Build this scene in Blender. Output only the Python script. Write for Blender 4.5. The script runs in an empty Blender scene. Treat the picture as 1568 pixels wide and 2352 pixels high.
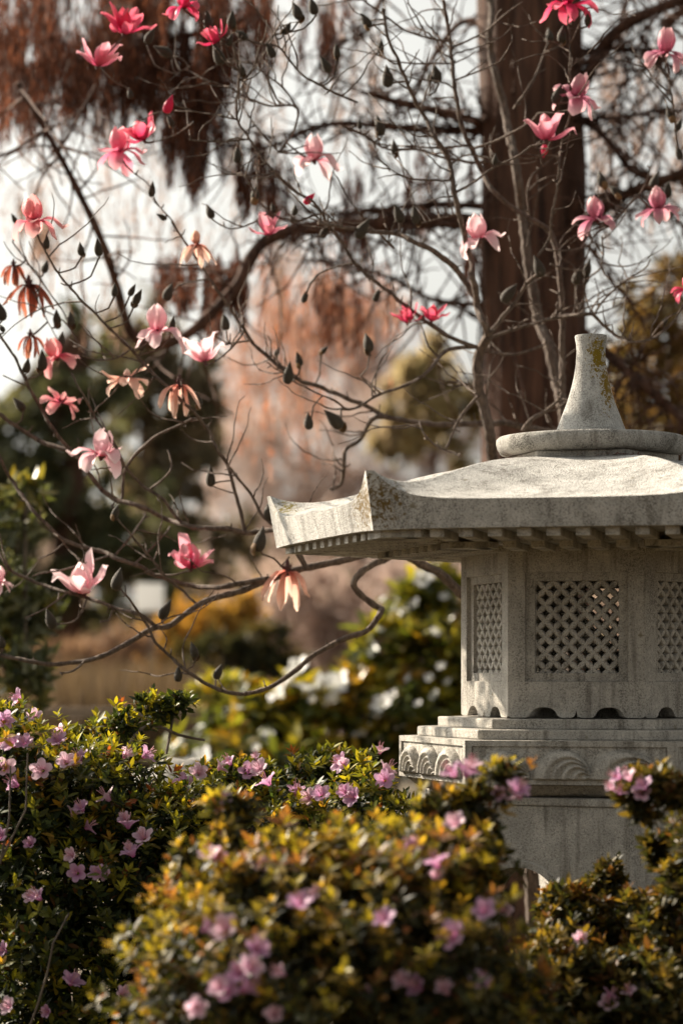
import bpy, math, random
import numpy as np
from mathutils import Vector, Matrix

# ------------------------------------------------------------------ camera, sky, sun, exposure
R_ = math.radians
scene = bpy.context.scene
FPX, CAMZ, HZN, CXP = 5553.0, 0.95, 1546.0, 784.0        # 85 mm lens on a 24x36 frame held upright
cam_d = bpy.data.cameras.new('camera')
cam = bpy.data.objects.new('camera', cam_d)
scene.collection.objects.link(cam)
cam.location = (0, 0, CAMZ)
cam.rotation_euler = (R_(90), 0, 0)
cam_d.sensor_fit = 'VERTICAL'
cam_d.sensor_height = 36.0
cam_d.sensor_width = 24.0
cam_d.lens = 85.0
cam_d.shift_y = (HZN - 1176.0) / 2352.0
cam_d.clip_start = 0.1
cam_d.clip_end = 2000
cam_d.dof.use_dof = True
cam_d.dof.focus_distance = 5.5
cam_d.dof.aperture_fstop = 2.3
cam_d.dof.aperture_blades = 0
scene.camera = cam

SUN_AZ, SUN_EL = 50.0, 30.5           # degrees left of the view direction (behind the scene), elevation
world = bpy.data.worlds.new('World')
scene.world = world
world.use_nodes = True
wn = world.node_tree
wn.nodes.clear()
sky = wn.nodes.new('ShaderNodeTexSky')
sky.sky_type = 'NISHITA'
sky.sun_disc = False
sky.sun_elevation = R_(SUN_EL)
sky.sun_rotation = R_(360 - SUN_AZ)
sky.air_density = 0.8
sky.dust_density = 5.0
sky.ozone_density = 1.0
bg = wn.nodes.new('ShaderNodeBackground')
bg.inputs[1].default_value = 0.08
wo = wn.nodes.new('ShaderNodeOutputWorld')
hz = wn.nodes.new('ShaderNodeHueSaturation')      # thin white haze over the whole sky
hz.inputs['Saturation'].default_value = 0.12
wn.links.new(sky.outputs[0], hz.inputs['Color'])
warm = wn.nodes.new('ShaderNodeMix'); warm.data_type = 'RGBA'; warm.blend_type = 'MULTIPLY'
warm.inputs[0].default_value = 1.0
warm.inputs[7].default_value = (1.0, 0.99, 0.92, 1)
wn.links.new(hz.outputs[0], warm.inputs[6])
wn.links.new(warm.outputs[2], bg.inputs[0])
wn.links.new(bg.outputs[0], wo.inputs[0])

sd = bpy.data.lights.new('sun', 'SUN')
sd.energy = 4.8
sd.angle = R_(0.55)
sd.color = (1.0, 0.87, 0.70)
sun = bpy.data.objects.new('sun', sd)
scene.collection.objects.link(sun)
to_sun = Vector((-math.sin(R_(SUN_AZ)) * math.cos(R_(SUN_EL)), math.cos(R_(SUN_AZ)) * math.cos(R_(SUN_EL)), math.sin(R_(SUN_EL))))
sun.rotation_euler = to_sun.to_track_quat('Z', 'Y').to_euler()
sun.location = (-8, 12, 9)

vs = scene.view_settings
vs.view_transform = 'Standard'
vs.look = 'None'
vs.exposure = 1.2
vs.gamma = 1.0
cy = scene.cycles
cy.use_denoising = True
cy.max_bounces = 7
cy.diffuse_bounces = 3
cy.glossy_bounces = 2
cy.transmission_bounces = 4
cy.transparent_max_bounces = 6
cy.caustics_reflective = False
cy.caustics_refractive = False
cy.sample_clamp_indirect = 4.0

# ------------------------------------------------------------------ helpers
rng = np.random.default_rng(7)
random.seed(7)
COL = scene.collection

def at(px, py, Y):
    """point of the place seen at photograph position px,py (1568 wide) at distance Y"""
    return np.array([(px - CXP) / FPX * Y, Y, CAMZ + (HZN - py) / FPX * Y])

def P2M(px, Y):
    return px / FPX * Y

def empty(name, loc, label=None, cat=None, group=None):
    o = bpy.data.objects.new(name, None)
    o.empty_display_size = 0.1
    COL.objects.link(o)
    o.location = loc
    if label: o['label'] = label
    if cat: o['category'] = cat
    if group: o['group'] = group
    return o

def mesh_np(name, V, F, mat=None, smooth=True, sharp=None, col=None, uv=None):
    me = bpy.data.meshes.new(name)
    V = np.asarray(V, dtype=np.float64).reshape(-1, 3)
    if isinstance(F, np.ndarray):
        n, k = F.shape
        me.vertices.add(len(V)); me.vertices.foreach_set('co', V.ravel())
        me.loops.add(n * k); me.loops.foreach_set('vertex_index', F.ravel().astype(np.int32))
        me.polygons.add(n)
        me.polygons.foreach_set('loop_start', np.arange(0, n * k, k, dtype=np.int32))
        me.update(calc_edges=True)
    else:
        me.from_pydata([tuple(v) for v in V], [], F)
    me.polygons.foreach_set('use_smooth', [smooth] * len(me.polygons))
    if sharp is not None:
        me.set_sharp_from_angle(angle=R_(sharp))
    if col is not None:
        a = me.attributes.new('leaf_col', 'FLOAT_COLOR', 'POINT')
        c = np.ones((len(V), 4)); c[:, :3] = col
        a.data.foreach_set('color', c.ravel())
    if uv is not None:
        a = me.attributes.new('petal_t', 'FLOAT', 'POINT')
        a.data.foreach_set('value', np.asarray(uv, dtype=np.float64).ravel())
    if mat: me.materials.append(mat)
    me.update()
    return me

def link(name, me, parent=None, kind=None, label=None):
    o = bpy.data.objects.new(name, me)
    COL.objects.link(o)
    if parent is not None:
        o.parent = parent
        o.location = -parent.matrix_basis.translation if False else (0, 0, 0)
    if kind: o['kind'] = kind
    if label: o['label'] = label
    return o

class MB:
    """collects polygons for one mesh"""
    def __init__(s): s.v = []; s.f = []
    def add(s, V, F):
        b = len(s.v); s.v.extend([tuple(p) for p in V]); s.f.extend([tuple(i + b for i in f) for f in F])
    def grid(s, rows, closed=False, flip=False):
        n = len(rows[0]); b = len(s.v)
        for r in rows: s.v.extend([tuple(p) for p in r])
        for i in range(len(rows) - 1):
            for j in range(n if closed else n - 1):
                a0 = b + i * n + j; a1 = b + i * n + (j + 1) % n
                q = (a0, a1, a1 + n, a0 + n)
                s.f.append(q[::-1] if flip else q)
    def box(s, c, ex, ey, ez):
        c = Vector(c); ex = Vector(ex); ey = Vector(ey); ez = Vector(ez)
        V = [c + ex * i + ey * j + ez * k for k in (-1, 1) for j in (-1, 1) for i in (-1, 1)]
        s.add(V, [(0, 2, 3, 1), (4, 5, 7, 6), (0, 1, 5, 4), (2, 6, 7, 3), (0, 4, 6, 2), (1, 3, 7, 5)])
    def tube(s, pts, rad, sides=6, cap=True):
        pts = [Vector(p) for p in pts]
        n = len(pts); b = len(s.v)
        t = (pts[1] - pts[0]).normalized()
        u = t.orthogonal().normalized()
        for i in range(n):
            t2 = (pts[min(i + 1, n - 1)] - pts[max(i - 1, 0)])
            if t2.length < 1e-9: t2 = t
            t2 = t2.normalized()
            u = (u - t2 * u.dot(t2))
            u = u.normalized() if u.length > 1e-6 else t2.orthogonal().normalized()
            w = t2.cross(u)
            for k in range(sides):
                a = 2 * math.pi * k / sides
                s.v.append(tuple(pts[i] + (u * math.cos(a) + w * math.sin(a)) * rad[i]))
        for i in range(n - 1):
            for k in range(sides):
                a0 = b + i * sides + k; a1 = b + i * sides + (k + 1) % sides
                s.f.append((a0, a1, a1 + sides, a0 + sides))
        if cap:
            s.f.append(tuple(b + k for k in range(sides))[::-1])
            s.f.append(tuple(b + (n - 1) * sides + k for k in range(sides)))
    def mesh(s, name, mat, smooth=True, sharp=40):
        return mesh_np(name, s.v, s.f, mat, smooth, sharp)

def offset(me, p):
    """mesh in world space -> local to a root at p"""
    me.transform(Matrix.Translation((-p[0], -p[1], -p[2])))
    return me

def smooth_line(pts, step):
    """Catmull-Rom through pts (k-dim), resampled about every step units of the first two dims"""
    P = np.asarray(pts, float)
    out = []
    for i in range(len(P) - 1):
        p0 = P[max(i - 1, 0)]; p1 = P[i]; p2 = P[i + 1]; p3 = P[min(i + 2, len(P) - 1)]
        n = max(1, int(np.hypot(*(p2 - p1)[:2]) / step))
        for k in range(n):
            t = k / n
            out.append(.5 * (2 * p1 + (p2 - p0) * t + (2 * p0 - 5 * p1 + 4 * p2 - p3) * t * t + (3 * p1 - p0 - 3 * p2 + p3) * t ** 3))
    out.append(P[-1])
    return np.array(out)

# ------------------------------------------------------------------ materials
def new_mat(name):
    m = bpy.data.materials.new(name); m.use_nodes = True
    nt = m.node_tree; nt.nodes.clear()
    out = nt.nodes.new('ShaderNodeOutputMaterial')
    return m, nt, out

def N(nt, kind, **kw):
    n = nt.nodes.new(kind)
    for k, v in kw.items():
        if k.startswith('i_'):
            n.inputs[k[2:].replace('_', ' ')].default_value = v
        else:
            setattr(n, k, v)
    return n

def ramp(nt, src, stops):
    r = nt.nodes.new('ShaderNodeValToRGB')
    e = r.color_ramp.elements
    while len(e) > 1: e.remove(e[-1])
    e[0].position, e[0].color = stops[0][0], tuple(stops[0][1]) + (1,)
    for p, c in stops[1:]:
        x = e.new(p); x.color = tuple(c) + (1,)
    nt.links.new(src, r.inputs[0])
    return r.outputs[0]

def mixc(nt, fac, a, b, mode='MIX'):
    m = nt.nodes.new('ShaderNodeMix'); m.data_type = 'RGBA'; m.blend_type = mode
    L = nt.links
    if isinstance(fac, (int, float)): m.inputs[0].default_value = fac
    else: L.new(fac, m.inputs[0])
    for i, x in ((6, a), (7, b)):
        if isinstance(x, tuple): m.inputs[i].default_value = x + (1,)
        else: L.new(x, m.inputs[i])
    return m.outputs[2]

def g(v): return (v, v, v)

def stone_mat(name, base=(.56, .525, .465), lichen=None, stain=0.5, speck=0.55):
    m, nt, out = new_mat(name); L = nt.links
    tc = N(nt, 'ShaderNodeTexCoord'); co = tc.outputs['Object']
    n1 = N(nt, 'ShaderNodeTexNoise', i_Scale=310.0, i_Detail=3.0, i_Roughness=.7); L.new(co, n1.inputs['Vector'])
    n2 = N(nt, 'ShaderNodeTexNoise', i_Scale=14.0, i_Detail=5.0, i_Roughness=.65); L.new(co, n2.inputs['Vector'])
    n3 = N(nt, 'ShaderNodeTexNoise', i_Scale=150.0, i_Detail=2.0); L.new(co, n3.inputs['Vector'])
    vo = N(nt, 'ShaderNodeTexVoronoi', i_Scale=300.0); L.new(co, vo.inputs['Vector'])
    c = mixc(nt, ramp(nt, n2.outputs[0], [(.36, g(0)), (.68, g(1))]), base, tuple(x * .66 for x in base))
    sp = ramp(nt, n1.outputs[0], [(.40, g(1)), (.47, g(0))])
    spf = N(nt, 'ShaderNodeMath', operation='MULTIPLY'); L.new(sp, spf.inputs[0]); spf.inputs[1].default_value = speck
    c = mixc(nt, spf.outputs[0], c, (.11, .10, .095))
    bsp = ramp(nt, n3.outputs[0], [(.58, g(0)), (.72, g(.45))])
    c = mixc(nt, bsp, c, tuple(min(.75, x * 1.3) for x in base))
    # weather stains: large blotches broken up by fine grain
    mp = N(nt, 'ShaderNodeMapping'); mp.inputs['Scale'].default_value = (16, 16, 5); L.new(co, mp.inputs[0])
    n4 = N(nt, 'ShaderNodeTexNoise', i_Scale=1.0, i_Detail=6.0, i_Roughness=.7); L.new(mp.outputs[0], n4.inputs['Vector'])
    st = ramp(nt, n4.outputs[0], [(.47, g(0)), (.62, g(stain))])
    st2 = N(nt, 'ShaderNodeMath', operation='MULTIPLY'); L.new(st, st2.inputs[0])
    L.new(ramp(nt, n1.outputs[0], [(.44, g(1)), (.56, g(.15))]), st2.inputs[1])
    c = mixc(nt, st2.outputs[0], c, (.085, .078, .066))
    # small crusts of lichen, rings of many sizes
    v2 = N(nt, 'ShaderNodeTexVoronoi', i_Scale=26.0); L.new(co, v2.inputs['Vector'])
    n7 = N(nt, 'ShaderNodeTexNoise', i_Scale=90.0, i_Detail=5.0, i_Roughness=.75); L.new(co, n7.inputs['Vector'])
    sx = N(nt, 'ShaderNodeSeparateColor'); L.new(v2.outputs['Color'], sx.inputs[0])
    rr = N(nt, 'ShaderNodeMath', operation='MULTIPLY_ADD'); L.new(sx.outputs[0], rr.inputs[0]); rr.inputs[1].default_value = -.62; rr.inputs[2].default_value = .45
    dd = N(nt, 'ShaderNodeMath', operation='MULTIPLY_ADD'); L.new(n7.outputs[0], dd.inputs[0]); dd.inputs[1].default_value = .9; L.new(v2.outputs['Distance'], dd.inputs[2])
    df = N(nt, 'ShaderNodeMath', operation='ADD'); L.new(dd.outputs[0], df.inputs[0]); L.new(rr.outputs[0], df.inputs[1])
    c = mixc(nt, ramp(nt, df.outputs[0], [(.36, g(.7)), (.46, g(0))]), c, (.17, .14, .075))
    # rain streaks
    mp2 = N(nt, 'ShaderNodeMapping'); mp2.inputs['Scale'].default_value = (42, 42, 2.6); L.new(co, mp2.inputs[0])
    n6 = N(nt, 'ShaderNodeTexNoise', i_Scale=1.0, i_Detail=4.0, i_Roughness=.6); L.new(mp2.outputs[0], n6.inputs['Vector'])
    c = mixc(nt, ramp(nt, n6.outputs[0], [(.54, g(0)), (.72, g(.65))]), c, (.10, .085, .065))
    if lichen:
        for (cx, cy_, cz, rx, rz, col, thr) in lichen:
            mm = N(nt, 'ShaderNodeMapping'); L.new(co, mm.inputs[0])
            mm.inputs['Location'].default_value = (-cx / rx, -cy_ / .12, -cz / rz)
            mm.inputs['Scale'].default_value = (1 / rx, 1 / .12, 1 / rz)
            ln = N(nt, 'ShaderNodeVectorMath', operation='LENGTH'); L.new(mm.outputs[0], ln.inputs[0])
            n5 = N(nt, 'ShaderNodeTexNoise', i_Scale=110.0, i_Detail=6.0, i_Roughness=.8); L.new(co, n5.inputs['Vector'])
            a1 = N(nt, 'ShaderNodeMath', operation='MULTIPLY_ADD'); L.new(n5.outputs[0], a1.inputs[0]); a1.inputs[1].default_value = 6.0; a1.inputs[2].default_value = -3.0
            a2 = N(nt, 'ShaderNodeMath', operation='ADD'); L.new(ln.outputs['Value'], a2.inputs[0]); L.new(a1.outputs[0], a2.inputs[1])
            f = ramp(nt, a2.outputs[0], [(thr - .06, g(1)), (thr + .06, g(0))])
            c = mixc(nt, f, c, col)
    b = N(nt, 'ShaderNodeBsdfPrincipled'); b.inputs['Roughness'].default_value = .9
    b.inputs['Specular IOR Level'].default_value = .25
    L.new(c, b.inputs['Base Color'])
    hm = N(nt, 'ShaderNodeMath', operation='ADD'); L.new(n1.outputs[0], hm.inputs[0]); L.new(vo.outputs[0], hm.inputs[1])
    hm2 = N(nt, 'ShaderNodeMath', operation='ADD'); L.new(hm.outputs[0], hm2.inputs[0]); L.new(n3.outputs[0], hm2.inputs[1])
    bp = N(nt, 'ShaderNodeBump'); bp.inputs['Strength'].default_value = .55; bp.inputs['Distance'].default_value = .0022
    L.new(hm2.outputs[0], bp.inputs['Height']); L.new(bp.outputs[0], b.inputs['Normal'])
    L.new(b.outputs[0], out.inputs[0])
    return m

def leaf_mat(name, transl=.4, rough=.5, spec=.3, tint=(1.5, 1.35, .6), coat=0):
    m, nt, out = new_mat(name); L = nt.links
    a = N(nt, 'ShaderNodeAttribute', attribute_name='leaf_col')
    b = N(nt, 'ShaderNodeBsdfPrincipled'); b.inputs['Roughness'].default_value = rough
    b.inputs['Specular IOR Level'].default_value = spec
    b.inputs['Coat Weight'].default_value = coat; b.inputs['Coat Roughness'].default_value = .25
    L.new(a.outputs[0], b.inputs['Base Color'])
    t = N(nt, 'ShaderNodeBsdfTranslucent')
    L.new(mixc(nt, 1.0, a.outputs[0], tint, 'MULTIPLY'), t.inputs[0])
    mx = N(nt, 'ShaderNodeMixShader'); mx.inputs[0].default_value = transl
    L.new(b.outputs[0], mx.inputs[1]); L.new(t.outputs[0], mx.inputs[2])
    L.new(mx.outputs[0], out.inputs[0])
    return m

def petal_mat(name, stops, transl=.45, tr=1.0):
    m, nt, out = new_mat(name); L = nt.links
    a = N(nt, 'ShaderNodeAttribute', attribute_name='petal_t')
    tc = N(nt, 'ShaderNodeTexCoord')
    mp = N(nt, 'ShaderNodeMapping'); mp.inputs['Scale'].default_value = (400, 60, 60); L.new(tc.outputs['Object'], mp.inputs[0])
    nz = N(nt, 'ShaderNodeTexNoise', i_Scale=1.0, i_Detail=2.0); L.new(mp.outputs[0], nz.inputs['Vector'])
    ma = N(nt, 'ShaderNodeMath', operation='MULTIPLY_ADD'); L.new(nz.outputs[0], ma.inputs[0]); ma.inputs[1].default_value = .3; ma.inputs[2].default_value = -.15
    ad = N(nt, 'ShaderNodeMath', operation='ADD'); L.new(a.outputs['Fac'], ad.inputs[0]); L.new(ma.outputs[0], ad.inputs[1])
    c = ramp(nt, ad.outputs[0], stops)
    b = N(nt, 'ShaderNodeBsdfPrincipled'); b.inputs['Roughness'].default_value = .5; b.inputs['Specular IOR Level'].default_value = .3
    L.new(c, b.inputs['Base Color'])
    t = N(nt, 'ShaderNodeBsdfTranslucent'); L.new(c, t.inputs[0])
    mx = N(nt, 'ShaderNodeMixShader'); mx.inputs[0].default_value = transl
    L.new(b.outputs[0], mx.inputs[1]); L.new(t.outputs[0], mx.inputs[2])
    L.new(mx.outputs[0], out.inputs[0])
    return m

def bark_mat(name, c1, c2, scale=(60, 60, 12), bump=.6, rough=.85):
    m, nt, out = new_mat(name); L = nt.links
    tc = N(nt, 'ShaderNodeTexCoord')
    mp = N(nt, 'ShaderNodeMapping'); mp.inputs['Scale'].default_value = scale; L.new(tc.outputs['Object'], mp.inputs[0])
    nz = N(nt, 'ShaderNodeTexNoise', i_Scale=1.0, i_Detail=5.0, i_Roughness=.65); L.new(mp.outputs[0], nz.inputs['Vector'])
    c = ramp(nt, nz.outputs[0], [(.32, c1), (.68, c2)])
    b = N(nt, 'ShaderNodeBsdfPrincipled'); b.inputs['Roughness'].default_value = rough; b.inputs['Specular IOR Level'].default_value = .3
    L.new(c, b.inputs['Base Color'])
    bp = N(nt, 'ShaderNodeBump'); bp.inputs['Strength'].default_value = bump; bp.inputs['Distance'].default_value = .004
    L.new(nz.outputs[0], bp.inputs['Height']); L.new(bp.outputs[0], b.inputs['Normal'])
    L.new(b.outputs[0], out.inputs[0])
    return m

def fuzzy_mat(name, c1, c2):
    m, nt, out = new_mat(name); L = nt.links
    tc = N(nt, 'ShaderNodeTexCoord')
    nz = N(nt, 'ShaderNodeTexNoise', i_Scale=260.0, i_Detail=3.0); L.new(tc.outputs['Object'], nz.inputs['Vector'])
    b = N(nt, 'ShaderNodeBsdfPrincipled'); b.inputs['Roughness'].default_value = .8
    L.new(ramp(nt, nz.outputs[0], [(.35, c1), (.65, c2)]), b.inputs['Base Color'])
    b.inputs['Sheen Weight'].default_value = .16; b.inputs['Sheen Roughness'].default_value = .25
    b.inputs['Sheen Tint'].default_value = (.95, .85, .65, 1)
    bp = N(nt, 'ShaderNodeBump'); bp.inputs['Strength'].default_value = .5; bp.inputs['Distance'].default_value = .002
    L.new(nz.outputs[0], bp.inputs['Height']); L.new(bp.outputs[0], b.inputs['Normal'])
    L.new(b.outputs[0], out.inputs[0])
    return m

M_STONE = stone_mat('granite', stain=.6)
M_ROOF = stone_mat('granite_weathered', base=(.62, .60, .56), speck=.7, stain=.75, lichen=[(-.50, -.50, .36 + .95, .075, .07, (.16, .105, .035), .55), (-.70, .14, .385 + .95, .03, .03, (.20, .16, .04), .5)])
M_FINIAL = stone_mat('granite_lichen', base=(.57, .555, .52), stain=.55, lichen=[(.012, -.02, .725 + .95, .022, .045, (.20, .135, .012), .75), (.032, -.03, .66 + .95, .022, .07, (.20, .125, .015), .55)])
M_DISK = stone_mat('granite_dark_rim', base=(.46, .44, .40), stain=.95)
M_LEAF = leaf_mat('azalea_leaf')
M_BIG = leaf_mat('rhododendron_leaf', transl=.35, rough=.36, spec=.45)
M_FAR = leaf_mat('far_foliage', transl=.35, rough=.7, spec=.2, tint=(1.3, 1.2, .8))
M_PALE = leaf_mat('pale_twigs', transl=.5, rough=.8, spec=.1, tint=(1.1, 1.0, .95))
M_NEEDLE = leaf_mat('dry_cypress_foliage', transl=.45, rough=.7, spec=.2, tint=(1.25, .95, .8))
M_MAGBARK = bark_mat('magnolia_bark', (.05, .034, .026), (.19, .14, .108), (90, 90, 40), 1.0)
M_CYPBARK = bark_mat('cypress_bark', (.018, .010, .008), (.18, .088, .055), scale=(34, 34, 3), bump=1.0)
M_STEM = bark_mat('shrub_stem', (.06, .045, .035), (.20, .16, .12))
M_BUD = fuzzy_mat('bud_fur', (.022, .016, .010), (.065, .048, .028))
M_BUDS = fuzzy_mat('bud_scale_fur', (.12, .06, .02), (.26, .15, .06))
M_CORE = fuzzy_mat('receptacle', (.05, .02, .02), (.15, .05, .05))
PETAL = {
    'red': petal_mat('petal_red', [(0, (.45, .01, .06)), (.45, (.72, .05, .15)), (1, (.85, .22, .28))]),
    'pink': petal_mat('petal_pink', [(0, (.60, .04, .14)), (.4, (.80, .20, .32)), (1, (.90, .50, .54))]),
    'pale': petal_mat('petal_pale', [(0, (.70, .10, .22)), (.3, (.86, .46, .53)), (1, (.92, .76, .76))]),
    'mauve': petal_mat('petal_mauve', [(0, (.45, .08, .16)), (.4, (.62, .24, .34)), (1, (.82, .56, .56))]),
    'coral': petal_mat('petal_coral', [(0, (.60, .03, .15)), (.4, (.82, .26, .30)), (1, (.91, .55, .52))]),
    'peach': petal_mat('petal_peach', [(0, (.60, .14, .10)), (.35, (.82, .46, .36)), (1, (.90, .68, .56))]),
    'brown': petal_mat('petal_withered', [(0, (.10, .03, .02)), (.5, (.36, .09, .05)), (1, (.45, .20, .12))]),
}
M_AZ = [petal_mat('azalea_petal', [(0, (.50, .14, .32)), (.35, (.56, .27, .46)), (1, (.66, .42, .58))]),
        petal_mat('azalea_petal_light', [(0, (.62, .26, .38)), (.4, (.72, .44, .56)), (1, (.80, .60, .68))])]
M_WHITE = petal_mat('white_petal', [(0, (.80, .80, .60)), (.3, (.86, .86, .82)), (1, (.88, .88, .86))], transl=.3)
M_STAMEN = bark_mat('stamen', (.55, .25, .3), (.8, .5, .5), bump=0)

def simple_mat(name, c1, c2, sc=20., rough=.85, bump=.3):
    return bark_mat(name, c1, c2, (sc, sc, sc), bump, rough)

# ------------------------------------------------------------------ ground
mb = MB()
nx, ny = 60, 60
rows = []
for j in range(ny):
    Y = -6 + 606 * (j / (ny - 1)) ** 2.2
    row = []
    for i in range(nx):
        X = (i / (nx - 1) - .5) * (60 + Y * 1.6)
        row.append((X, Y, .03 * math.sin(X * 1.3) * math.cos(Y * .9) - .02))
    rows.append(row)
mb.grid(rows)
M_GROUND = simple_mat('garden_soil', (.045, .032, .02), (.13, .10, .055), 3.0, .95, .8)
go = link('ground', mb.mesh('ground', M_GROUND, True, None)); go['kind'] = 'structure'

# ------------------------------------------------------------------ stone lantern
LC = np.array([.572, 5.553, 0.0])
Z0 = CAMZ
lantern = empty('stone_lantern', tuple(LC), 'pale granite garden lantern with flared six-sided roof and lattice windows', 'stone lantern')
A0 = -42.9

def hv(R, k, z, a0=A0):
    a = R_(a0 + 60 * k)
    return np.array([R * math.sin(a), -R * math.cos(a), z])

def part(name, me, parent, kind=None, bevel=0, label=None):
    o = link(name, me, parent, kind, label)
    if bevel:
        b = o.modifiers.new('bevel', 'BEVEL'); b.width = bevel; b.segments = 2; b.limit_method = 'ANGLE'; b.angle_limit = R_(35)
    return o

def hex_loft(name, prof, mat, parent, bevel=.003, a0=A0):
    mb = MB()
    rows = [[hv(R, k, Z0 + z, a0) for k in range(6)] for R, z in prof]
    mb.grid(rows, True)
    n = len(mb.v)
    mb.f.append(tuple(range(6))[::-1]); mb.f.append(tuple(range(n - 6, n)))
    return part(name, mb.mesh(name, mat, True, 25), parent, bevel=bevel)

def lathe(name, prof, mat, parent, seg=64, wob=0):
    mb = MB()
    rows = [[(r * (1 + wob * math.sin(3 * a)) * math.sin(a), -r * math.cos(a), Z0 + z) for a in [2 * math.pi * k / seg for k in range(seg)]] for r, z in prof]
    mb.grid(rows, True)
    n = len(mb.v)
    mb.f.append(tuple(range(seg))[::-1]); mb.f.append(tuple(range(n - seg, n)))
    return part(name, mb.mesh(name, mat, True, 50), parent)

# finial and cap
lathe('finial', [(.086, .5405), (.083, .548), (.0775, .562), (.068, .587), (.0565, .617), (.047, .648), (.0395, .678), (.0345, .71), (.033, .739), (.0340, .755), (.0362, .767), (.037, .772), (.036, .775), (.031, .7755), (.02, .774)], M_FINIAL, lantern)
lathe('cap_disk', [(.196, .4985), (.2075, .503), (.2145, .515), (.2175, .527), (.2165, .535), (.212, .5395), (.20, .5405), (.1, .5405)], M_DISK, lantern, 96)
hex_loft('cap_slab', [(.200, .478), (.200, .4975)], M_STONE, lantern, .002)

# roof
RIDGE = ([.20, .29, .365, .449, .566, .656, .70, .75], [.484, .476, .463, .447, .413, .402, .405, .419])
MIDP = ([.20, .29, .404, .52, .635, .75], [.482, .467, .433, .400, .374, .357])
RC, MC = np.polyfit(*RIDGE, 4), np.polyfit(*MIDP, 3)
def roof_z(Req, s):
    sd = min(s, 1 - s)
    u = (.75 - Req) / .55
    w = math.exp(-max(0, sd - .019 * (1 - u)) / (.058 + .30 * u))
    zr = np.polyval(RC, Req); zm = np.polyval(MC, Req)
    return zm + (zr - zm) * min(w, .98)
ss = [0, .006, .0125, .018, .026, .04, .06, .085, .115, .15, .2, .26, .33, .41, .5]
ss = ss + [1 - x for x in ss[-2::-1]]
us = [0, .03, .07, .12, .18, .25, .33, .42, .52, .62, .72, .82, .91, 1]
mb = MB()
for k in range(6):
    rows = []
    for u in us:
        Re = .757 - u * .557
        row = []
        for s in ss:
            h = (hv(Re, k, 0) * (1 - s) + hv(Re, k + 1, 0) * s) * (1 + .014 * (1 - u) ** 6 * math.exp(-min(s, 1 - s) / .04))
            h[2] = Z0 + roof_z(.75 - u * .55, s)
            row.append(h)
        rows.append(row)
    mb.grid(rows)
    fas = []
    for j in range(6):
        f = j / 5
        row = []
        for i, s in enumerate(ss):
            top = rows[0][i]
            b = hv(.744, k, 0) * (1 - s) + hv(.744, k + 1, 0) * s
            b[2] = Z0 + .299 - .004 * math.exp(-min(s, 1 - s) / .08)
            row.append(b * (1 - f) + top * f)
        fas.append(row)
    mb.grid(fas)
    sof = []
    for f in (0, .5, 1):
        Rq = .30 * (1 - f) + .744 * f
        row = []
        for s in ss:
            b = hv(Rq, k, 0) * (1 - s) + hv(Rq, k + 1, 0) * s
            b[2] = Z0 + .299 - .004 * math.exp(-min(s, 1 - s) / .08) * f
            row.append(b)
        sof.append(row)
    mb.grid(sof)
b0 = len(mb.v)
mb.v.extend([tuple(hv(.2, k, Z0 + .483)) for k in range(6)]); mb.f.append(tuple(range(b0, b0 + 6)))
me = mb.mesh('roof', M_ROOF, True, None)
import bmesh
bm = bmesh.new(); bm.from_mesh(me); bmesh.ops.remove_doubles(bm, verts=bm.verts, dist=.0004); bm.to_mesh(me); bm.free()
me.polygons.foreach_set('use_smooth', [True] * len(me.polygons)); me.set_sharp_from_angle(angle=R_(38))
roof = part('roof', me, lantern)

# rafters under the eaves, in two tiers
def face_frame(k, a0=A0):
    am = R_(a0 + 60 * k + 30)
    n = np.array([math.sin(am), -math.cos(am), 0]); e = np.array([math.cos(am), math.sin(am), 0])
    return n, e
def box_mesh(name, hx, hy, hz, mat):
    mb = MB(); mb.box((0, 0, 0), (hx, 0, 0), (0, hy, 0), (0, 0, hz)); return mb.mesh(name, mat, True, 30)
raf_meshes = {}
for tier, (Rq, zt, zb, pitch, wid, inn) in enumerate(((.722, .2983, .2815, .0605, .0285, .30), (.50, .2813, .268, .0605, .0285, .27))):
    apo = Rq * math.cos(R_(30)); half = Rq / 2
    for k in range(6):
        n, e = face_frame(k)
        cnt = int((half - .05) / pitch)
        for i in range(-cnt, cnt + 1):
            x = i * pitch
            if abs(x) > half - .045: continue
            rin = max(inn * .866, abs(x) * 1.732 + .03)          # stop at the hip line
            ln = (apo - rin) / 2
            if ln < .02: continue
            c = n * (rin + ln) + e * x; c[2] = Z0 + (zt + zb) / 2
            key = (tier, abs(i))
            if key not in raf_meshes: raf_meshes[key] = box_mesh('rafter_end', wid / 2, ln, (zt - zb) / 2, M_STONE)
            o = part('rafter_end', raf_meshes[key], roof)
            m = Matrix(((e[0], -n[0], 0, c[0]), (e[1], -n[1], 0, c[1]), (0, 0, 1, c[2]), (0, 0, 0, 1)))
            o.matrix_basis = m
    # hip pieces at the corners
    for k in range(6):
        mb = MB()
        v0 = hv(Rq, k, 0); nl, el = face_frame(k - 1); nr, er = face_frame(k)
        a = v0 - el * .085; b = v0 + er * .085
        ins = v0 * (1 - .14 * (.722 / Rq))
        a2 = a * .93; b2 = b * .93
        poly = [a, v0, b, b2 * .98, ins * .9, a2 * .98]
        V = [(p[0], p[1], Z0 + zb) for p in poly] + [(p[0], p[1], Z0 + zt) for p in poly]
        F = [tuple(range(6))[::-1], tuple(range(6, 12))] + [(i, (i + 1) % 6, (i + 1) % 6 + 6, i + 6) for i in range(6)]
        mb.add(V, F)
        part('corner_block', mb.mesh('corner_block', M_STONE, True, 30), roof)
hex_loft('soffit_plate', [(.44, .2816), (.47, .2983)], M_STONE, lantern, 0)

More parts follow.
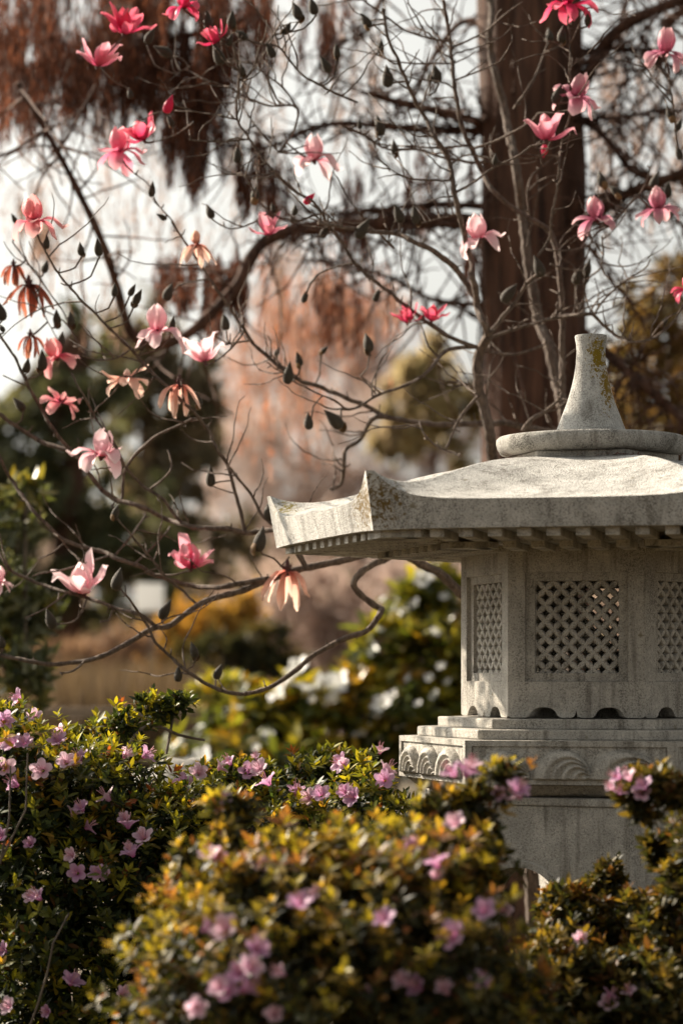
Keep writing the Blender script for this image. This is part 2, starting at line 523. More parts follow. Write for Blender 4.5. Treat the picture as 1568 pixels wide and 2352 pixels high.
# light chamber
RF = .302; AP = RF * math.cos(R_(30)); HW = RF / 2
mb = MB()
lat_mesh = None
def wall_pt(n, e, x, z, d):
    p = n * (AP - d) + e * x; p[2] = Z0 + z; return p
def zbot(x):
    for (x0, x1) in ((-.104, -.041), (.041, .104)):
        if x0 < x < x1:
            q = (x - (x0 + x1) / 2) / ((x1 - x0) / 2)
            return -.098 + .023 * (1 - abs(q) ** 2.4) ** .5
    if abs(x) < .0035: return -.098 + .016 * (1 - abs(x) / .0035) ** .5
    for xe in (-.151, -.104, -.041, -.0035, .0035, .041, .104, .151):
        dd = abs(x - xe)
        if dd < .008: return -.098 + .005 * (1 - dd / .008) ** 2
    return -.098
def ringpts(hx, z0, z1, d, n, e, miter=False):
    h = hx
    return [wall_pt(n, e, -h, z0, d), wall_pt(n, e, h, z0, d), wall_pt(n, e, h, z1, d), wall_pt(n, e, -h, z1, d)]
for k in range(6):
    n, e = face_frame(k)
    T = .036
    hwi = (AP - T) * math.tan(R_(30))
    rings = [ringpts(HW, -.05, .281, 0, n, e), ringpts(.1135, -.019, .2215, 0, n, e), ringpts(.112, -.0175, .220, .009, n, e),
             ringpts(.0925, 0, .203, .009, n, e), ringpts(.091, .0015, .2015, T, n, e), ringpts(hwi, -.05, .281, T, n, e)]
    mb.grid(rings, True)
    xs = sorted(set(list(np.linspace(-HW, HW, 61)) + [-.104, -.0725, -.041, -.0035, 0, .0035, .041, .0725, .104]))
    zb_ = [zbot(x) for x in xs]
    mb.grid([[wall_pt(n, e, x, z, 0) for x, z in zip(xs, zb_)], [wall_pt(n, e, x, -.05, 0) for x in xs]])
    mb.grid([[wall_pt(n, e, x * hwi / HW, z, T) for x, z in zip(xs, zb_)], [wall_pt(n, e, x, z, 0) for x, z in zip(xs, zb_)]])
    mb.grid([[wall_pt(n, e, x * hwi / HW, -.05, T) for x in xs], [wall_pt(n, e, x * hwi / HW, z, T) for x, z in zip(xs, zb_)]])
me = mb.mesh('light_chamber', M_STONE, True, None)
bm = bmesh.new(); bm.from_mesh(me); bmesh.ops.remove_doubles(bm, verts=bm.verts, dist=.0003); bm.to_mesh(me); bm.free()
me.polygons.foreach_set('use_smooth', [True] * len(me.polygons)); me.set_sharp_from_angle(angle=R_(32))
chamber = part('light_chamber', me, lantern)
# lattice of carved petals (local: x along the wall, y inward, z up)
mb = MB()
a_ = .0353; rows_z = .185
def lat_petal(x0, z0, x1, z1):
    dx, dz = x1 - x0, z1 - z0; Ln = math.hypot(dx, dz); dx /= Ln; dz /= Ln
    px, pz = -dz, dx
    ts = [-.03, .12, .3, .5, .7, .88, 1.03]; ws = [.0022, .0046, .0062, .0067, .0062, .0046, .0022]
    b = len(mb.v)
    for dep, sc, ridge in ((.028, 1, 0), (.0185, 1, 0), (.0155, .62, 0)):
        for t, w in zip(ts, ws): mb.v.append((x0 + dx * Ln * t + px * w * sc, dep, z0 + dz * Ln * t + pz * w * sc))
        for t, w in zip(ts[::-1], ws[::-1]): mb.v.append((x0 + dx * Ln * t - px * w * sc, dep, z0 + dz * Ln * t - pz * w * sc))
    m = 14
    for r in range(2):
        for i in range(m):
            mb.f.append((b + r * m + i, b + r * m + (i + 1) % m, b + (r + 1) * m + (i + 1) % m, b + (r + 1) * m + i))
    for i in range(6):
        mb.f.append((b + 2 * m + i, b + 2 * m + i + 1, b + 2 * m + 12 - i, b + 2 * m + 13 - i))
        mb.f.append((b + 13 - i, b + 12 - i, b + i + 1, b + i))
for ix in range(-3, 4):
    for iz in range(-1, 8):
        cx, cz = ix * a_, rows_z - iz * a_
        for sx in (-1, 1):
            for sz in (-1, 1):
                ex, ez = cx + sx * a_ / 2, cz + sz * a_ / 2
                if min(abs(cx), abs(ex)) > .089 or max(cz, ez) < .002 or min(cz, ez) > .201: continue
                if max(abs(cx), abs(ex)) > .106 or min(cz, ez) < -.018 or max(cz, ez) > .222: continue
                lat_petal(cx, cz, ex, ez)
lat_me = mb.mesh('lattice', M_STONE, True, 40)
for k in range(6):
    n, e = face_frame(k)
    o = part('lattice', lat_me, chamber)
    o.matrix_basis = Matrix(((e[0], -n[0], 0, n[0] * AP), (e[1], -n[1], 0, n[1] * AP), (0, 0, 1, Z0), (0, 0, 0, 1)))
hex_loft('arch_light_block', [(.19, -.0995), (.19, -.055)], M_STONE, lantern, 0)  # block added inside to stop light showing through the bottom arches
# closed top and floor of the chamber are the roof and the step below

hex_loft('upper_step', [(.355, -.1225), (.357, -.1215), (.357, -.1035), (.355, -.1005)], M_STONE, lantern, .002)
hex_loft('lower_step', [(.404, -.1445), (.406, -.1435), (.406, -.1265), (.404, -.1228)], M_STONE, lantern, .002)

# lotus base with carved panels
RB = .449; APB = RB * math.cos(R_(30)); HB = RB / 2
hex_loft('lotus_base', [(.437, -.2405), (.4385, -.2400), (.4385, -.1465), (.437, -.1450)], M_STONE, lantern, .001)
def relief(u, v):
    """height of the carving; u,v in 0..1 over the panel"""
    h = 0.0
    for (uR, a, b) in ((.30, .145, .86), (.615, .150, .90), (.965, .185, .90)):
        x = uR - u
        if x <= 1e-4: continue
        k = (x * x + (v * a / b) ** 2) / (2 * x * a)          # nested shells that share their right foot
        if k < 1:
            roll = math.sqrt(1 - k ** 4)
            rid = (.5 + .5 * math.cos((k - .80) * 36)) if k < .80 else 1
            amp = min(1, max(0, (.80 - k) * 8))
            h = max(h, .026 * roll * (1 - .25 * (1 - min(1, k / .5))) - .009 * (1 - rid) * amp - .004 * amp)
    return h
panel_rows = []
mbp = MB()
bu, bt, bb = .034, .012, .010
nu_, nv_ = 150, 40
hz0, hz1 = -.2395, -.1455
def pan(u, v, d): return (u, -d, v)
xs = np.linspace(-HB + .0145, HB - .0145, nu_)
zs = np.linspace(hz0 + bb, hz1 - bt, nv_)
rows = []
for iz, z in enumerate(zs):
    row = []
    for ix, x in enumerate(xs):
        u = (x - xs[0]) / (xs[-1] - xs[0]); v = (z - zs[0]) / (zs[-1] - zs[0])
        ed = min(1, min(u, 1 - u) * 40, (1 - v) * 14, v * 14 + .5)
        row.append((x, -(-.0045 + relief(u, v) * ed), z))
    rows.append(row)
mbp.grid(rows)
# raised border round the carving
def ring(hx, z0, z1, d): return [(-hx, d, z0), (hx, d, z0), (hx, d, z1), (-hx, d, z1)]
mbp.grid([ring(HB - .0145, zs[0], zs[-1], .0045), ring(HB - .0165, zs[0] - .0015, zs[-1] + .0015, 0)][::1], True, True)
mbp.grid([ring(HB - .0145, zs[0], zs[-1], 0), ring(HB, hz0, hz1, 0)], True, True)
mbp.grid([ring(HB, hz0, hz1, 0), ring(HB - .006, hz0, hz1, .0095)], True, True)
mbp.grid([ring(HB - .0145, zs[0], zs[-1], .0045), ring(HB - .0145, zs[0], zs[-1], 0)], True, True)
pan_me = mbp.mesh('carved_panel', M_STONE, True, 55)
for k in range(6):
    n, e = face_frame(k)
    o = part('carved_panel', pan_me, lantern)
    o.matrix_basis = Matrix(((e[0], -n[0], 0, n[0] * APB), (e[1], -n[1], 0, n[1] * APB), (0, 0, 1, Z0), (0, 0, 0, 1)))
hex_loft('base_taper', [(.385, -.2685), (.405, -.262), (.434, -.2415)], M_STONE, lantern, .001)
AP0 = 5.3
hex_loft('pedestal_cap', [(.41, -.287), (.412, -.285), (.412, -.2715), (.41, -.2695)], M_STONE, lantern, .002, AP0)

# pedestal with arched openings
RP = .405; APP = RP * math.cos(R_(30)); HP = RP / 2
mb = MB(); T = .07; xc, ra, za = -.045, .098, .43
def parch(x):
    d = abs(x - xc)
    return za + math.sqrt(max(0, ra * ra - d * d)) if d < ra - 1e-6 else -.03
for k in range(6):
    n, e = face_frame(k, AP0)
    def wp(x, z, d):
        p = n * (APP - d) + e * x; p[2] = z; return p
    hi = (APP - T) * math.tan(R_(30))
    xs = list(np.linspace(-HP, xc - ra, 8)) + [xc - ra + 1e-4] + [xc + ra * math.sin(t) for t in np.linspace(-1.5, 1.5, 25)] + [xc + ra - 1e-4] + list(np.linspace(xc + ra, HP, 8))
    zb_ = [parch(x) for x in xs]
    top = Z0 - .288
    mb.grid([[wp(x, z, 0) for x, z in zip(xs, zb_)], [wp(x, top, 0) for x in xs]])
    mb.grid([[wp(x * hi / HP, z, T) for x, z in zip(xs, zb_)], [wp(x, z, 0) for x, z in zip(xs, zb_)]])
    mb.grid([[wp(x * hi / HP, top, T) for x in xs], [wp(x * hi / HP, z, T) for x, z in zip(xs, zb_)]])
ped = part('pedestal', mb.mesh('pedestal', M_STONE, True, 30), lantern)
mb = MB()
rows = []
for rr, d in ((ra + .0005, .004), (ra + .0005, -.005), (ra + .014, -.005), (ra + .0175, .003)):
    rows.append([(xc + rr * math.sin(t), d, za + rr * math.cos(t)) for t in np.linspace(-1.57, 1.57, 25)])
mb.grid(rows)
rim = mb.mesh('arch_rim', M_STONE, True, 40)
for k in range(6):
    n, e = face_frame(k, AP0)
    o = part('arch_rim', rim, ped)
    o.matrix_basis = Matrix(((e[0], -n[0], 0, n[0] * APP), (e[1], -n[1], 0, n[1] * APP), (0, 0, 1, 0), (0, 0, 0, 1)))

# ------------------------------------------------------------------ leaf scattering
def leaf_tmpl(L, W, fold=.18, curl=.12):
    st = [(.36, 1.0), (.72, .72)]
    V = [(0, 0, 0)]
    for t, w in st:
        z = -curl * t * t * L
        V += [(-w * W / 2, t * L, z + fold * w * W / 2), (0, t * L, z), (w * W / 2, t * L, z + fold * w * W / 2)]
    V.append((0, L, -curl * L))
    F = [(0, 2, 1), (0, 3, 2), (1, 2, 5), (1, 5, 4), (2, 3, 6), (2, 6, 5), (4, 5, 7), (5, 6, 7)]
    return np.array(V), np.array(F)

def frames(D, Nn):
    """rows -> rotation matrices with y = D, z ~ Nn"""
    D = D / np.linalg.norm(D, axis=1, keepdims=True)
    X = np.cross(D, Nn); X /= (np.linalg.norm(X, axis=1, keepdims=True) + 1e-9)
    Zz = np.cross(X, D)
    return np.stack([X, D, Zz], axis=2)

def scatter(name, tv, tf, Rm, T, S, col, mat):
    n = len(T); m = len(tv)
    V = np.einsum('nij,mj->nmi', Rm, tv) * S[:, None, None] + T[:, None, :]
    F = (tf[None] + (np.arange(n) * m)[:, None, None]).reshape(-1, tf.shape[1])
    return mesh_np(name, V.reshape(-1, 3), F, mat, True, None, np.repeat(col, m, axis=0))

def unit(v): return v / (np.linalg.norm(v, axis=-1, keepdims=True) + 1e-9)

def pick_col(pal, n, jit=.25):
    w = np.array([p[3] for p in pal]); w = w / w.sum()
    idx = rng.choice(len(pal), n, p=w)
    c = np.array([p[:3] for p in pal])[idx]
    return np.clip(c * (1 + rng.normal(0, jit, (n, 1))), .004, .9)

class Blobs:
    def __init__(s, lst):
        """(px, py, Y, rx_px, ry_px[, depth radius m])"""
        s.c = np.array([at(b[0], b[1], b[2]) for b in lst])
        s.r = np.array([[P2M(b[3], b[2]), (b[5] if len(b) > 5 else P2M((b[3] + b[4]) / 2, b[2])), P2M(b[4], b[2])] for b in lst])
    def f(s, p):
        d = np.linalg.norm((p[:, None, :] - s.c[None]) / s.r[None], axis=2) - 1
        return (d * s.r.min(axis=1)[None]).min(axis=1)
    def sample(s, n, lo=.75, hi=1.0, rough=.14, deep=-.05):
        area = (s.r.prod(axis=1)) ** (2 / 3); pr = area / area.sum()
        k = rng.choice(len(s.c), n, p=pr)
        d = unit(rng.normal(size=(n, 3)))
        wob = 1 + rough * (np.sin(d[:, 0] * 7 + k) * np.sin(d[:, 1] * 8 + 2 * k) + .6 * np.sin(d[:, 2] * 13 + k * 3) * np.sin(d[:, 0] * 11))
        rad = rng.uniform(lo, hi, n) * wob
        p = s.c[k] + d * s.r[k] * rad[:, None]
        nrm = unit(d / s.r[k])
        ok = (s.f(p) > deep) & (p[:, 2] > .02)
        return p[ok], nrm[ok]
    def hit(s, px, py, y0=3.2, y1=7.5):
        Ys = np.arange(y0, y1, .008)
        pts = np.stack([(px - CXP) / FPX * Ys, Ys, CAMZ + (HZN - py) / FPX * Ys], axis=1)
        v = s.f(pts); i = np.argmax(v < 0)
        return (Ys[i] if v[i] < 0 else None)

AZ_GREEN = [(0.051, 0.068, 0.015, 5), (0.034, 0.051, 0.0122, 5), (0.116, 0.116, 0.0136, 2.5), (0.245, 0.204, 0.0136, 1.2), (0.15, 0.068, 0.0204, 0.7), (0.0204, 0.0306, 0.00952, 4)]
AZ_TIP = [(0.357, 0.315, 0.0255, 3), (0.238, 0.23, 0.0255, 3), (0.128, 0.145, 0.0255, 3), (0.383, 0.23, 0.034, 1), (0.289, 0.085, 0.0298, 0.6)]
AZ_GOLD = [(0.0675, 0.0638, 0.018, 5), (0.112, 0.09, 0.0225, 3), (0.188, 0.12, 0.0263, 1.2), (0.0413, 0.045, 0.015, 5), (0.195, 0.075, 0.0225, 0.7), (0.0225, 0.0263, 0.00975, 4)]  # base leaves darkened so the lower sides read as shaded
AZ_GOLDT = [(0.408, 0.272, 0.0425, 3), (0.357, 0.289, 0.034, 3), (0.34, 0.153, 0.051, 1.6), (0.212, 0.17, 0.034, 2)]
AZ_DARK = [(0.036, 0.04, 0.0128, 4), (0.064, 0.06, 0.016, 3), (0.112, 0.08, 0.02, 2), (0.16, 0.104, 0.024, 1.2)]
AZ_DARKT = [(0.211, 0.149, 0.028, 2), (0.174, 0.0806, 0.028, 1), (0.0992, 0.0806, 0.021, 2)]  # tip colours darkened to carry the shadow of the lantern

def rosettes(P, Nr, pal, tips, k=7, L=.026, tipfrac=.45):
    """shoot tips with whorls of leaves -> (pos, dir, normal, scale, colour)"""
    n = len(P)
    A = unit(Nr * .6 + np.array([0, 0, .75]) + rng.normal(0, .3, (n, 3)))
    U = unit(np.cross(A, rng.normal(size=(n, 3)))); W = np.cross(A, U)
    pos, dr, nm, sc, cl = [], [], [], [], []
    tipc = pick_col(tips, n, .15); lit_tip = rng.random(n) < tipfrac * np.clip((Nr[:, 2] + .25) * 1.6, .12, 1.6)  # pale tips favour upward sides: top light and lower shade put into leaf colour
    for i in range(k):
        ph = 2 * math.pi * (i * .618) + rng.normal(0, .25, n)
        th = (.45 + .85 * (i / (k - 1))) + rng.normal(0, .2, n)
        rad = U * np.cos(ph)[:, None] + W * np.sin(ph)[:, None]
        d = A * np.cos(th)[:, None] + rad * np.sin(th)[:, None]
        nn = A * np.sin(th)[:, None] - rad * np.cos(th)[:, None]
        pos.append(P - A * (.012 * i / k)[..., None] if False else P - A * (.016 * i / k))
        dr.append(d); nm.append(nn)
        sc.append(rng.uniform(.65, 1.15, n) * (.6 + .4 * min(1, i / 3)))
        c = pick_col(pal, n)
        mixw = (lit_tip * (1.0 if i < k * .55 else .45))[:, None]
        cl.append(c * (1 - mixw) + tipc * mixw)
    return [np.concatenate(x) for x in (pos, dr, nm, sc, cl)]

LEAF_V, LEAF_F = leaf_tmpl(.031, .0125)

def bush(name, label, blobs, base, n_ros, n_in, pal, tips, stems, leaf_scale=1.0, rough=.2, cat='azalea bush', group='azalea bushes around the lantern', tipfrac=.45, single=300, skeleton=True):
    B = Blobs(blobs)
    root = empty(name, tuple(base), label, cat, group)
    P, Nr = B.sample(n_ros, .84, 1.06, rough)
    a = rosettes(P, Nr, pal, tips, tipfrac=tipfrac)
    Pi, Ni = B.sample(int(n_in * 2.2), .2, .95, deep=-.4)
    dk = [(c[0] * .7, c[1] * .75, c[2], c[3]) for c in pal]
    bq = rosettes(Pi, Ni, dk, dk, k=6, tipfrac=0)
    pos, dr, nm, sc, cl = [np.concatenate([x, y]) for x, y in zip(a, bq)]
    sc = sc * leaf_scale
    Rm = frames(dr, nm)
    # the leaves that show largest are objects of their own
    dist = pos[:, 1]; out = B.f(pos)
    nfront = len(a[0])
    score = out[:nfront] * 3 - dist[:nfront] * .25 + sc[:nfront] * .25 + rng.normal(0, .03, nfront)
    pxs = CXP + pos[:nfront, 0] / dist[:nfront] * FPX; pys = HZN - (pos[:nfront, 2] - CAMZ) / dist[:nfront] * FPX
    score[(pxs < 0) | (pxs > 1568) | (pys > 2352)] = -99
    idx = np.argsort(-score)[:single]
    rest = np.ones(len(pos), bool); rest[idx] = False
    pos_l = pos - np.array(base)
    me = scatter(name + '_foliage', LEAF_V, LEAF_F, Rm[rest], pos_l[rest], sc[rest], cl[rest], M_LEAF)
    link('foliage', me, root, 'stuff')
    cls = []
    q = rng.choice(idx, 10)
    for j in q:
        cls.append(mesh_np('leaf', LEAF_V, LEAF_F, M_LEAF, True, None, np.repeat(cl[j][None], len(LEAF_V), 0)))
    cq = np.array([cl[j] for j in q])
    for j in idx:
        mi = int(np.argmin(np.abs(cq - cl[j]).sum(axis=1)))
        o = link('leaf', cls[mi], root)
        m = Matrix([list(Rm[j][r] * sc[j]) + [pos_l[j][r]] for r in range(3)] + [[0, 0, 0, 1]])
        o.matrix_basis = m
    for st in stems:
        ln = smooth_line([tuple(at(*p)) for p in st[0]], .03)
        mb = MB(); mb.tube(ln - np.array(base), list(np.linspace(st[1], st[2], len(ln))), 6)
        link('stem', mb.mesh('stem', M_STEM), root)
    # woody skeleton from the root to every lobe
    for c in (B.c if skeleton else []):
        mid = (np.array(base) + c) / 2 + rng.normal(0, .04, 3); mid[2] = max(.1, mid[2] - .08)
        ln = smooth_line([np.array(base) + rng.normal(0, .03, 3) * np.array([1, 1, 0]), mid, c], .05)
        mb = MB(); mb.tube(ln - np.array(base), list(np.linspace(.009, .003, len(ln))), 5)
        link('stem', mb.mesh('stem', M_STEM), root)
    root_blobs.append((root, B, np.array(base)))
    return root, B

root_blobs = []
bush('azalea_bush', 'azalea bush with dark green leaves, lilac-pink blooms and an arching yellow-tipped spray', [
    (20, 1900, 5.35, 170, 270), (-40, 1740, 5.45, 130, 130), (30, 1660, 5.6, 55, 55), (150, 1850, 5.35, 150, 170), (270, 1830, 5.5, 130, 130),
    (215, 1730, 5.6, 70, 60), (285, 1660, 5.7, 62, 45), (345, 1625, 5.75, 55, 36), (405, 1612, 5.75, 42, 30), (190, 1690, 5.7, 60, 30),
    (120, 2100, 5.3, 250, 230), (320, 2060, 5.3, 170, 200), (60, 2330, 5.3, 300, 240), (330, 2330, 5.2, 180, 200)],
    (at(150, 2400, 5.45)[0], 5.45, 0), 2300, 1700, AZ_GREEN, AZ_TIP,
    tipfrac=.7, stems=    [([(159, 2098, 5.05), (123, 2165, 5.0), (110, 2232, 5.0), (87, 2309, 5.0), (60, 2380, 5.0)], .0022, .0028),
     ([(25, 1760, 5.15), (22, 1880, 5.1), (0, 1985, 5.1)], .002, .0028),
     ([(64, 1730, 5.15), (60, 1860, 5.1), (0, 1980, 5.1)], .0018, .0026),
     ([(470, 1700, 5.75), (410, 1688, 5.72), (350, 1664, 5.7), (310, 1690, 5.65), (270, 1760, 5.6)], .003, .005)])
bush('azalea_bush', 'azalea bush with lilac blooms pressed against the left side of the lantern base', [
    (480, 1850, 5.7, 120, 95), (600, 1840, 5.75, 110, 85), (545, 1775, 5.8, 75, 42), (730, 1780, 5.75, 80, 60), (790, 1760, 5.75, 65, 45), (845, 1850, 5.6, 60, 80), (890, 1890, 5.3, 50, 50),
    (400, 1960, 5.45, 170, 160), (620, 1940, 5.5, 190, 150), (820, 1900, 5.45, 140, 150), (520, 2150, 5.4, 250, 200), (800, 2150, 5.3, 250, 200)],
    (at(600, 2400, 5.65)[0], 5.65, 0), 1900, 1300, AZ_GREEN, AZ_TIP, [], tipfrac=.7)
bush('azalea_bush', 'golden bronze azalea bush standing in front of the lantern pedestal', [
    (470, 2160, 4.25, 150, 140), (420, 2190, 4.2, 105, 120), (560, 2080, 4.2, 150, 150), (450, 1970, 4.25, 65, 38), (530, 1850, 4.35, 60, 36), (520, 1920, 4.3, 50, 45),
    (690, 2040, 4.15, 170, 130), (850, 2030, 4.15, 180, 130), (990, 2000, 4.2, 150, 120), (1060, 1870, 4.3, 85, 55), (1165, 1775, 4.3, 55, 22), (1000, 1850, 4.3, 60, 40), (1100, 1815, 4.3, 60, 30), (800, 1910, 4.3, 70, 35),
    (1090, 1950, 4.3, 70, 65), (1085, 2020, 4.3, 60, 50), (650, 2250, 4.05, 330, 220), (910, 2200, 4.05, 270, 230), (500, 2350, 4.1, 210, 150), (1120, 2340, 4.1, 160, 160)],
    (at(800, 2400, 4.25)[0], 4.25, 0), 2700, 1800, AZ_GOLD, AZ_GOLDT,
    [([(1040, 1940, 4.02), (1010, 2030, 4.0), (1000, 2110, 4.0)], .0025, .003)], tipfrac=.6, rough=.36)
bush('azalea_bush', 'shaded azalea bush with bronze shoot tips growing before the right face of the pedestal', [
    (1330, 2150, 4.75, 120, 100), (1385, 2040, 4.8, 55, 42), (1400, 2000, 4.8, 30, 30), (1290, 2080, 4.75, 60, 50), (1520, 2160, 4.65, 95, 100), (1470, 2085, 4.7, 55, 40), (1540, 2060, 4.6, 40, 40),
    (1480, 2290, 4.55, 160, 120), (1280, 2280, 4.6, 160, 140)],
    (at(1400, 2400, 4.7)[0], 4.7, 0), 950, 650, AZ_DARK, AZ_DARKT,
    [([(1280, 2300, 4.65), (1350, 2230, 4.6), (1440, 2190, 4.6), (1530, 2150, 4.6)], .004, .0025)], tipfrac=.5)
bush('azalea_bush', 'tall azalea sprig with a pink bloom cluster over the pedestal edge', [
    (1510, 1795, 4.45, 62, 34), (1450, 1830, 4.45, 38, 26), (1555, 1825, 4.45, 45, 32), (1480, 1865, 4.45, 30, 20), (1495, 1935, 4.6, 28, 18), (1545, 1925, 4.6, 28, 16), (1510, 1970, 4.6, 30, 20), (1620, 1950, 4.5, 80, 120), (1570, 2020, 4.5, 50, 50)],
    (at(1640, 2400, 4.5)[0], 4.5, 0), 330, 160, AZ_DARK, AZ_DARKT,
    [([(1600, 2060, 4.5), (1565, 2020, 4.55), (1530, 1985, 4.6), (1497, 1935, 4.6)], .003, .0015), ([(1640, 2100, 4.5), (1610, 1900, 4.5), (1568, 1835, 4.45), (1500, 1810, 4.45)], .004, .002),
     ([(1540, 2000, 4.6), (1546, 1960, 4.6), (1545, 1925, 4.6)], .002, .0015)], single=220, skeleton=False)

# azalea blooms ------------------------------------------------------
def azalea_flower_mesh(name, mat, seed, openness):
    r = random.Random(seed)
    V, F, U = [], [], []
    for p in range(5):
        a0 = 2 * math.pi * p / 5 + r.uniform(-.08, .08)
        ln = r.uniform(.92, 1.1); cu = r.uniform(-.1, .15)
        b = len(V); nt_, nw = 7, 5
        for i in range(nt_):
            t = i / (nt_ - 1)
            rad = .004 + .024 * (t ** 1.3) * openness * ln
            hgt = .026 * math.sin(min(t * 1.25, 1.2)) * (1 - .25 * t * openness) - cu * .01 * t * t
            wa = (.63 if t < .45 else .63 * math.cos((t - .45) / .55 * 1.25) ** .7 + .06)
            for j in range(nw):
                s = j / (nw - 1) * 2 - 1
                aa = a0 + s * wa
                ruff = .0018 * math.sin(s * 5 + seed + p) * t + .003 * (1 - abs(s)) * t * (1 if openness > .8 else .4)
                tipn = 1 - .10 * s * s * (t > .8)
                V.append((rad * tipn * math.cos(aa), rad * tipn * math.sin(aa), hgt + ruff)); U.append(t)
        for i in range(nt_ - 1):
            for j in range(nw - 1):
                q = b + i * nw + j; F.append((q, q + 1, q + nw + 1, q + nw))
    return mesh_np(name, V, F, mat, True, None, None, U)
def stamen_mesh():
    mb = MB()
    for i in range(6):
        a = 2 * math.pi * i / 6 + .3; c, s = math.cos(a), math.sin(a)
        mb.tube([(0, 0, .004), (.003 * c, .003 * s, .02), (.008 * c, .008 * s, .036 + .004 * (i % 2))], [.0005, .0005, .0009], 4)
    return mb.mesh('stamen', M_STAMEN)
AZM = [azalea_flower_mesh('bloom', M_AZ[i % 2], i, o) for i, o in enumerate((1.0, .95, .75, .85, 1.1, .6))]
STM = stamen_mesh()
fl = [(x * .5126, 1550 + y * .5126) for x, y in ((100, 105), (160, 190), (20, 210), (285, 265), (70, 320), (25, 320), (115, 315), (20, 430), (85, 500), (300, 400), (365, 385), (555, 370), (640, 370), (195, 430), (375, 610), (325, 635), (380, 690), (565, 655), (575, 690), (495, 565), (140, 765), (335, 810), (440, 900), (480, 895), (350, 890), (150, 1005), (185, 1010), (650, 740), (600, 815), (575, 785), (10, 735), (975, 425), (1035, 405), (885, 450), (1120, 445), (1150, 380), (1210, 495), (1000, 570), (1325, 540), (1395, 555), (1440, 545), (1545, 540), (1545, 400), (945, 830), (975, 825), (1180, 880), (1345, 1040), (1385, 1010), (905, 1145), (1020, 1150), (1135, 1240), (1105, 1325), (1080, 1345), (1275, 1345), (1010, 1430), (990, 1410), (1080, 1420), (875, 1490), (315, 1390), (540, 1440), (30, 1240), (50, 1490), (225, 1510), (1230, 1530), (265, 310), (325, 405), (830, 490), (1170, 430))]
fl += [(764 + x * .5126, 1665 + y * .5126) for x, y in ((60, 310), (225, 220), (235, 250), (50, 180), (105, 330), (210, 130), (550, 230), (620, 205), (590, 235), (735, 310), (820, 310), (845, 330), (1290, 240), (1330, 250), (1275, 320), (1260, 290), (1400, 290), (1385, 310), (340, 560), (555, 455), (470, 640), (455, 690), (680, 840), (755, 840), (1110, 940), (1105, 965), (650, 1165), (515, 1205), (1230, 1225), (1330, 1215), (395, 1185), (330, 1160), (240, 880), (125, 1200), (555, 950), (1240, 1260))]
for i, (px, py) in enumerate(fl):
    best = None
    for (root, B, base) in root_blobs:
        h = B.hit(px, py)
        if h is not None and (best is None or h < best[0]): best = (h, root, base)
    if best is None:
        # outside every lobe: attach to the bush whose lobe is closest
        cand = []
        for (root, B, base) in root_blobs:
            for c in B.c:
                q = (CXP + c[0] / c[1] * FPX - px) ** 2 + (HZN - (c[2] - CAMZ) / c[1] * FPX - py) ** 2
                cand.append((q, c[1], root, base))
        cand.sort(key=lambda t: t[0]); best = (cand[0][1] - .03, cand[0][2], cand[0][3])
    Y, root, base = best
    p = at(px, py, Y - .03 + random.uniform(0, .05))
    big = px > 480 and Y < 4.5
    o = link('bloom', AZM[i % 6], root)
    d = Vector((random.uniform(-.7, .5), random.uniform(-1.0, .1), random.uniform(.1, .9))).normalized()
    qd = d.to_track_quat('Z', 'Y').to_matrix().to_4x4() @ Matrix.Rotation(random.uniform(0, 6), 4, 'Z')
    s = random.uniform(.66, 1.0) * (.97 if Y < 4.8 else 1.02)
    o.matrix_basis = Matrix.Translation(Vector(p - base)) @ qd @ Matrix.Scale(s, 4)
    st = link('stamen', STM, o)

# ------------------------------------------------------------------ magnolia
MAGB = at(1280, 2400, 6.7); MAGB[2] = 0
magnolia = empty('magnolia_tree', tuple(MAGB), 'bare grey magnolia tree with pink blossoms and furry buds behind the lantern', 'magnolia tree')
def q4(*z): return [(784 + z[i] / 2, z[i + 1] / 2) for i in range(0, len(z), 2)]
def q3(*z): return [(z[i] / 2, z[i + 1] / 2) for i in range(0, len(z), 2)]
def q5(*z): return [(z[i] / 2, 517 + z[i + 1] / 2) for i in range(0, len(z), 2)]
def q6(*z): return [(z[i] / 2, 1033 + z[i + 1] / 2) for i in range(0, len(z), 2)]
def q1(*z): return [(574 + z[i] * .6338, 718 + z[i + 1] * .6338) for i in range(0, len(z), 2)]
def q8(*z): return [(1263 + z[i] * .2686, 402 + z[i + 1] * .2686) for i in range(0, len(z), 2)]
def pp(*z): return [(z[i], z[i + 1]) for i in range(0, len(z), 2)]
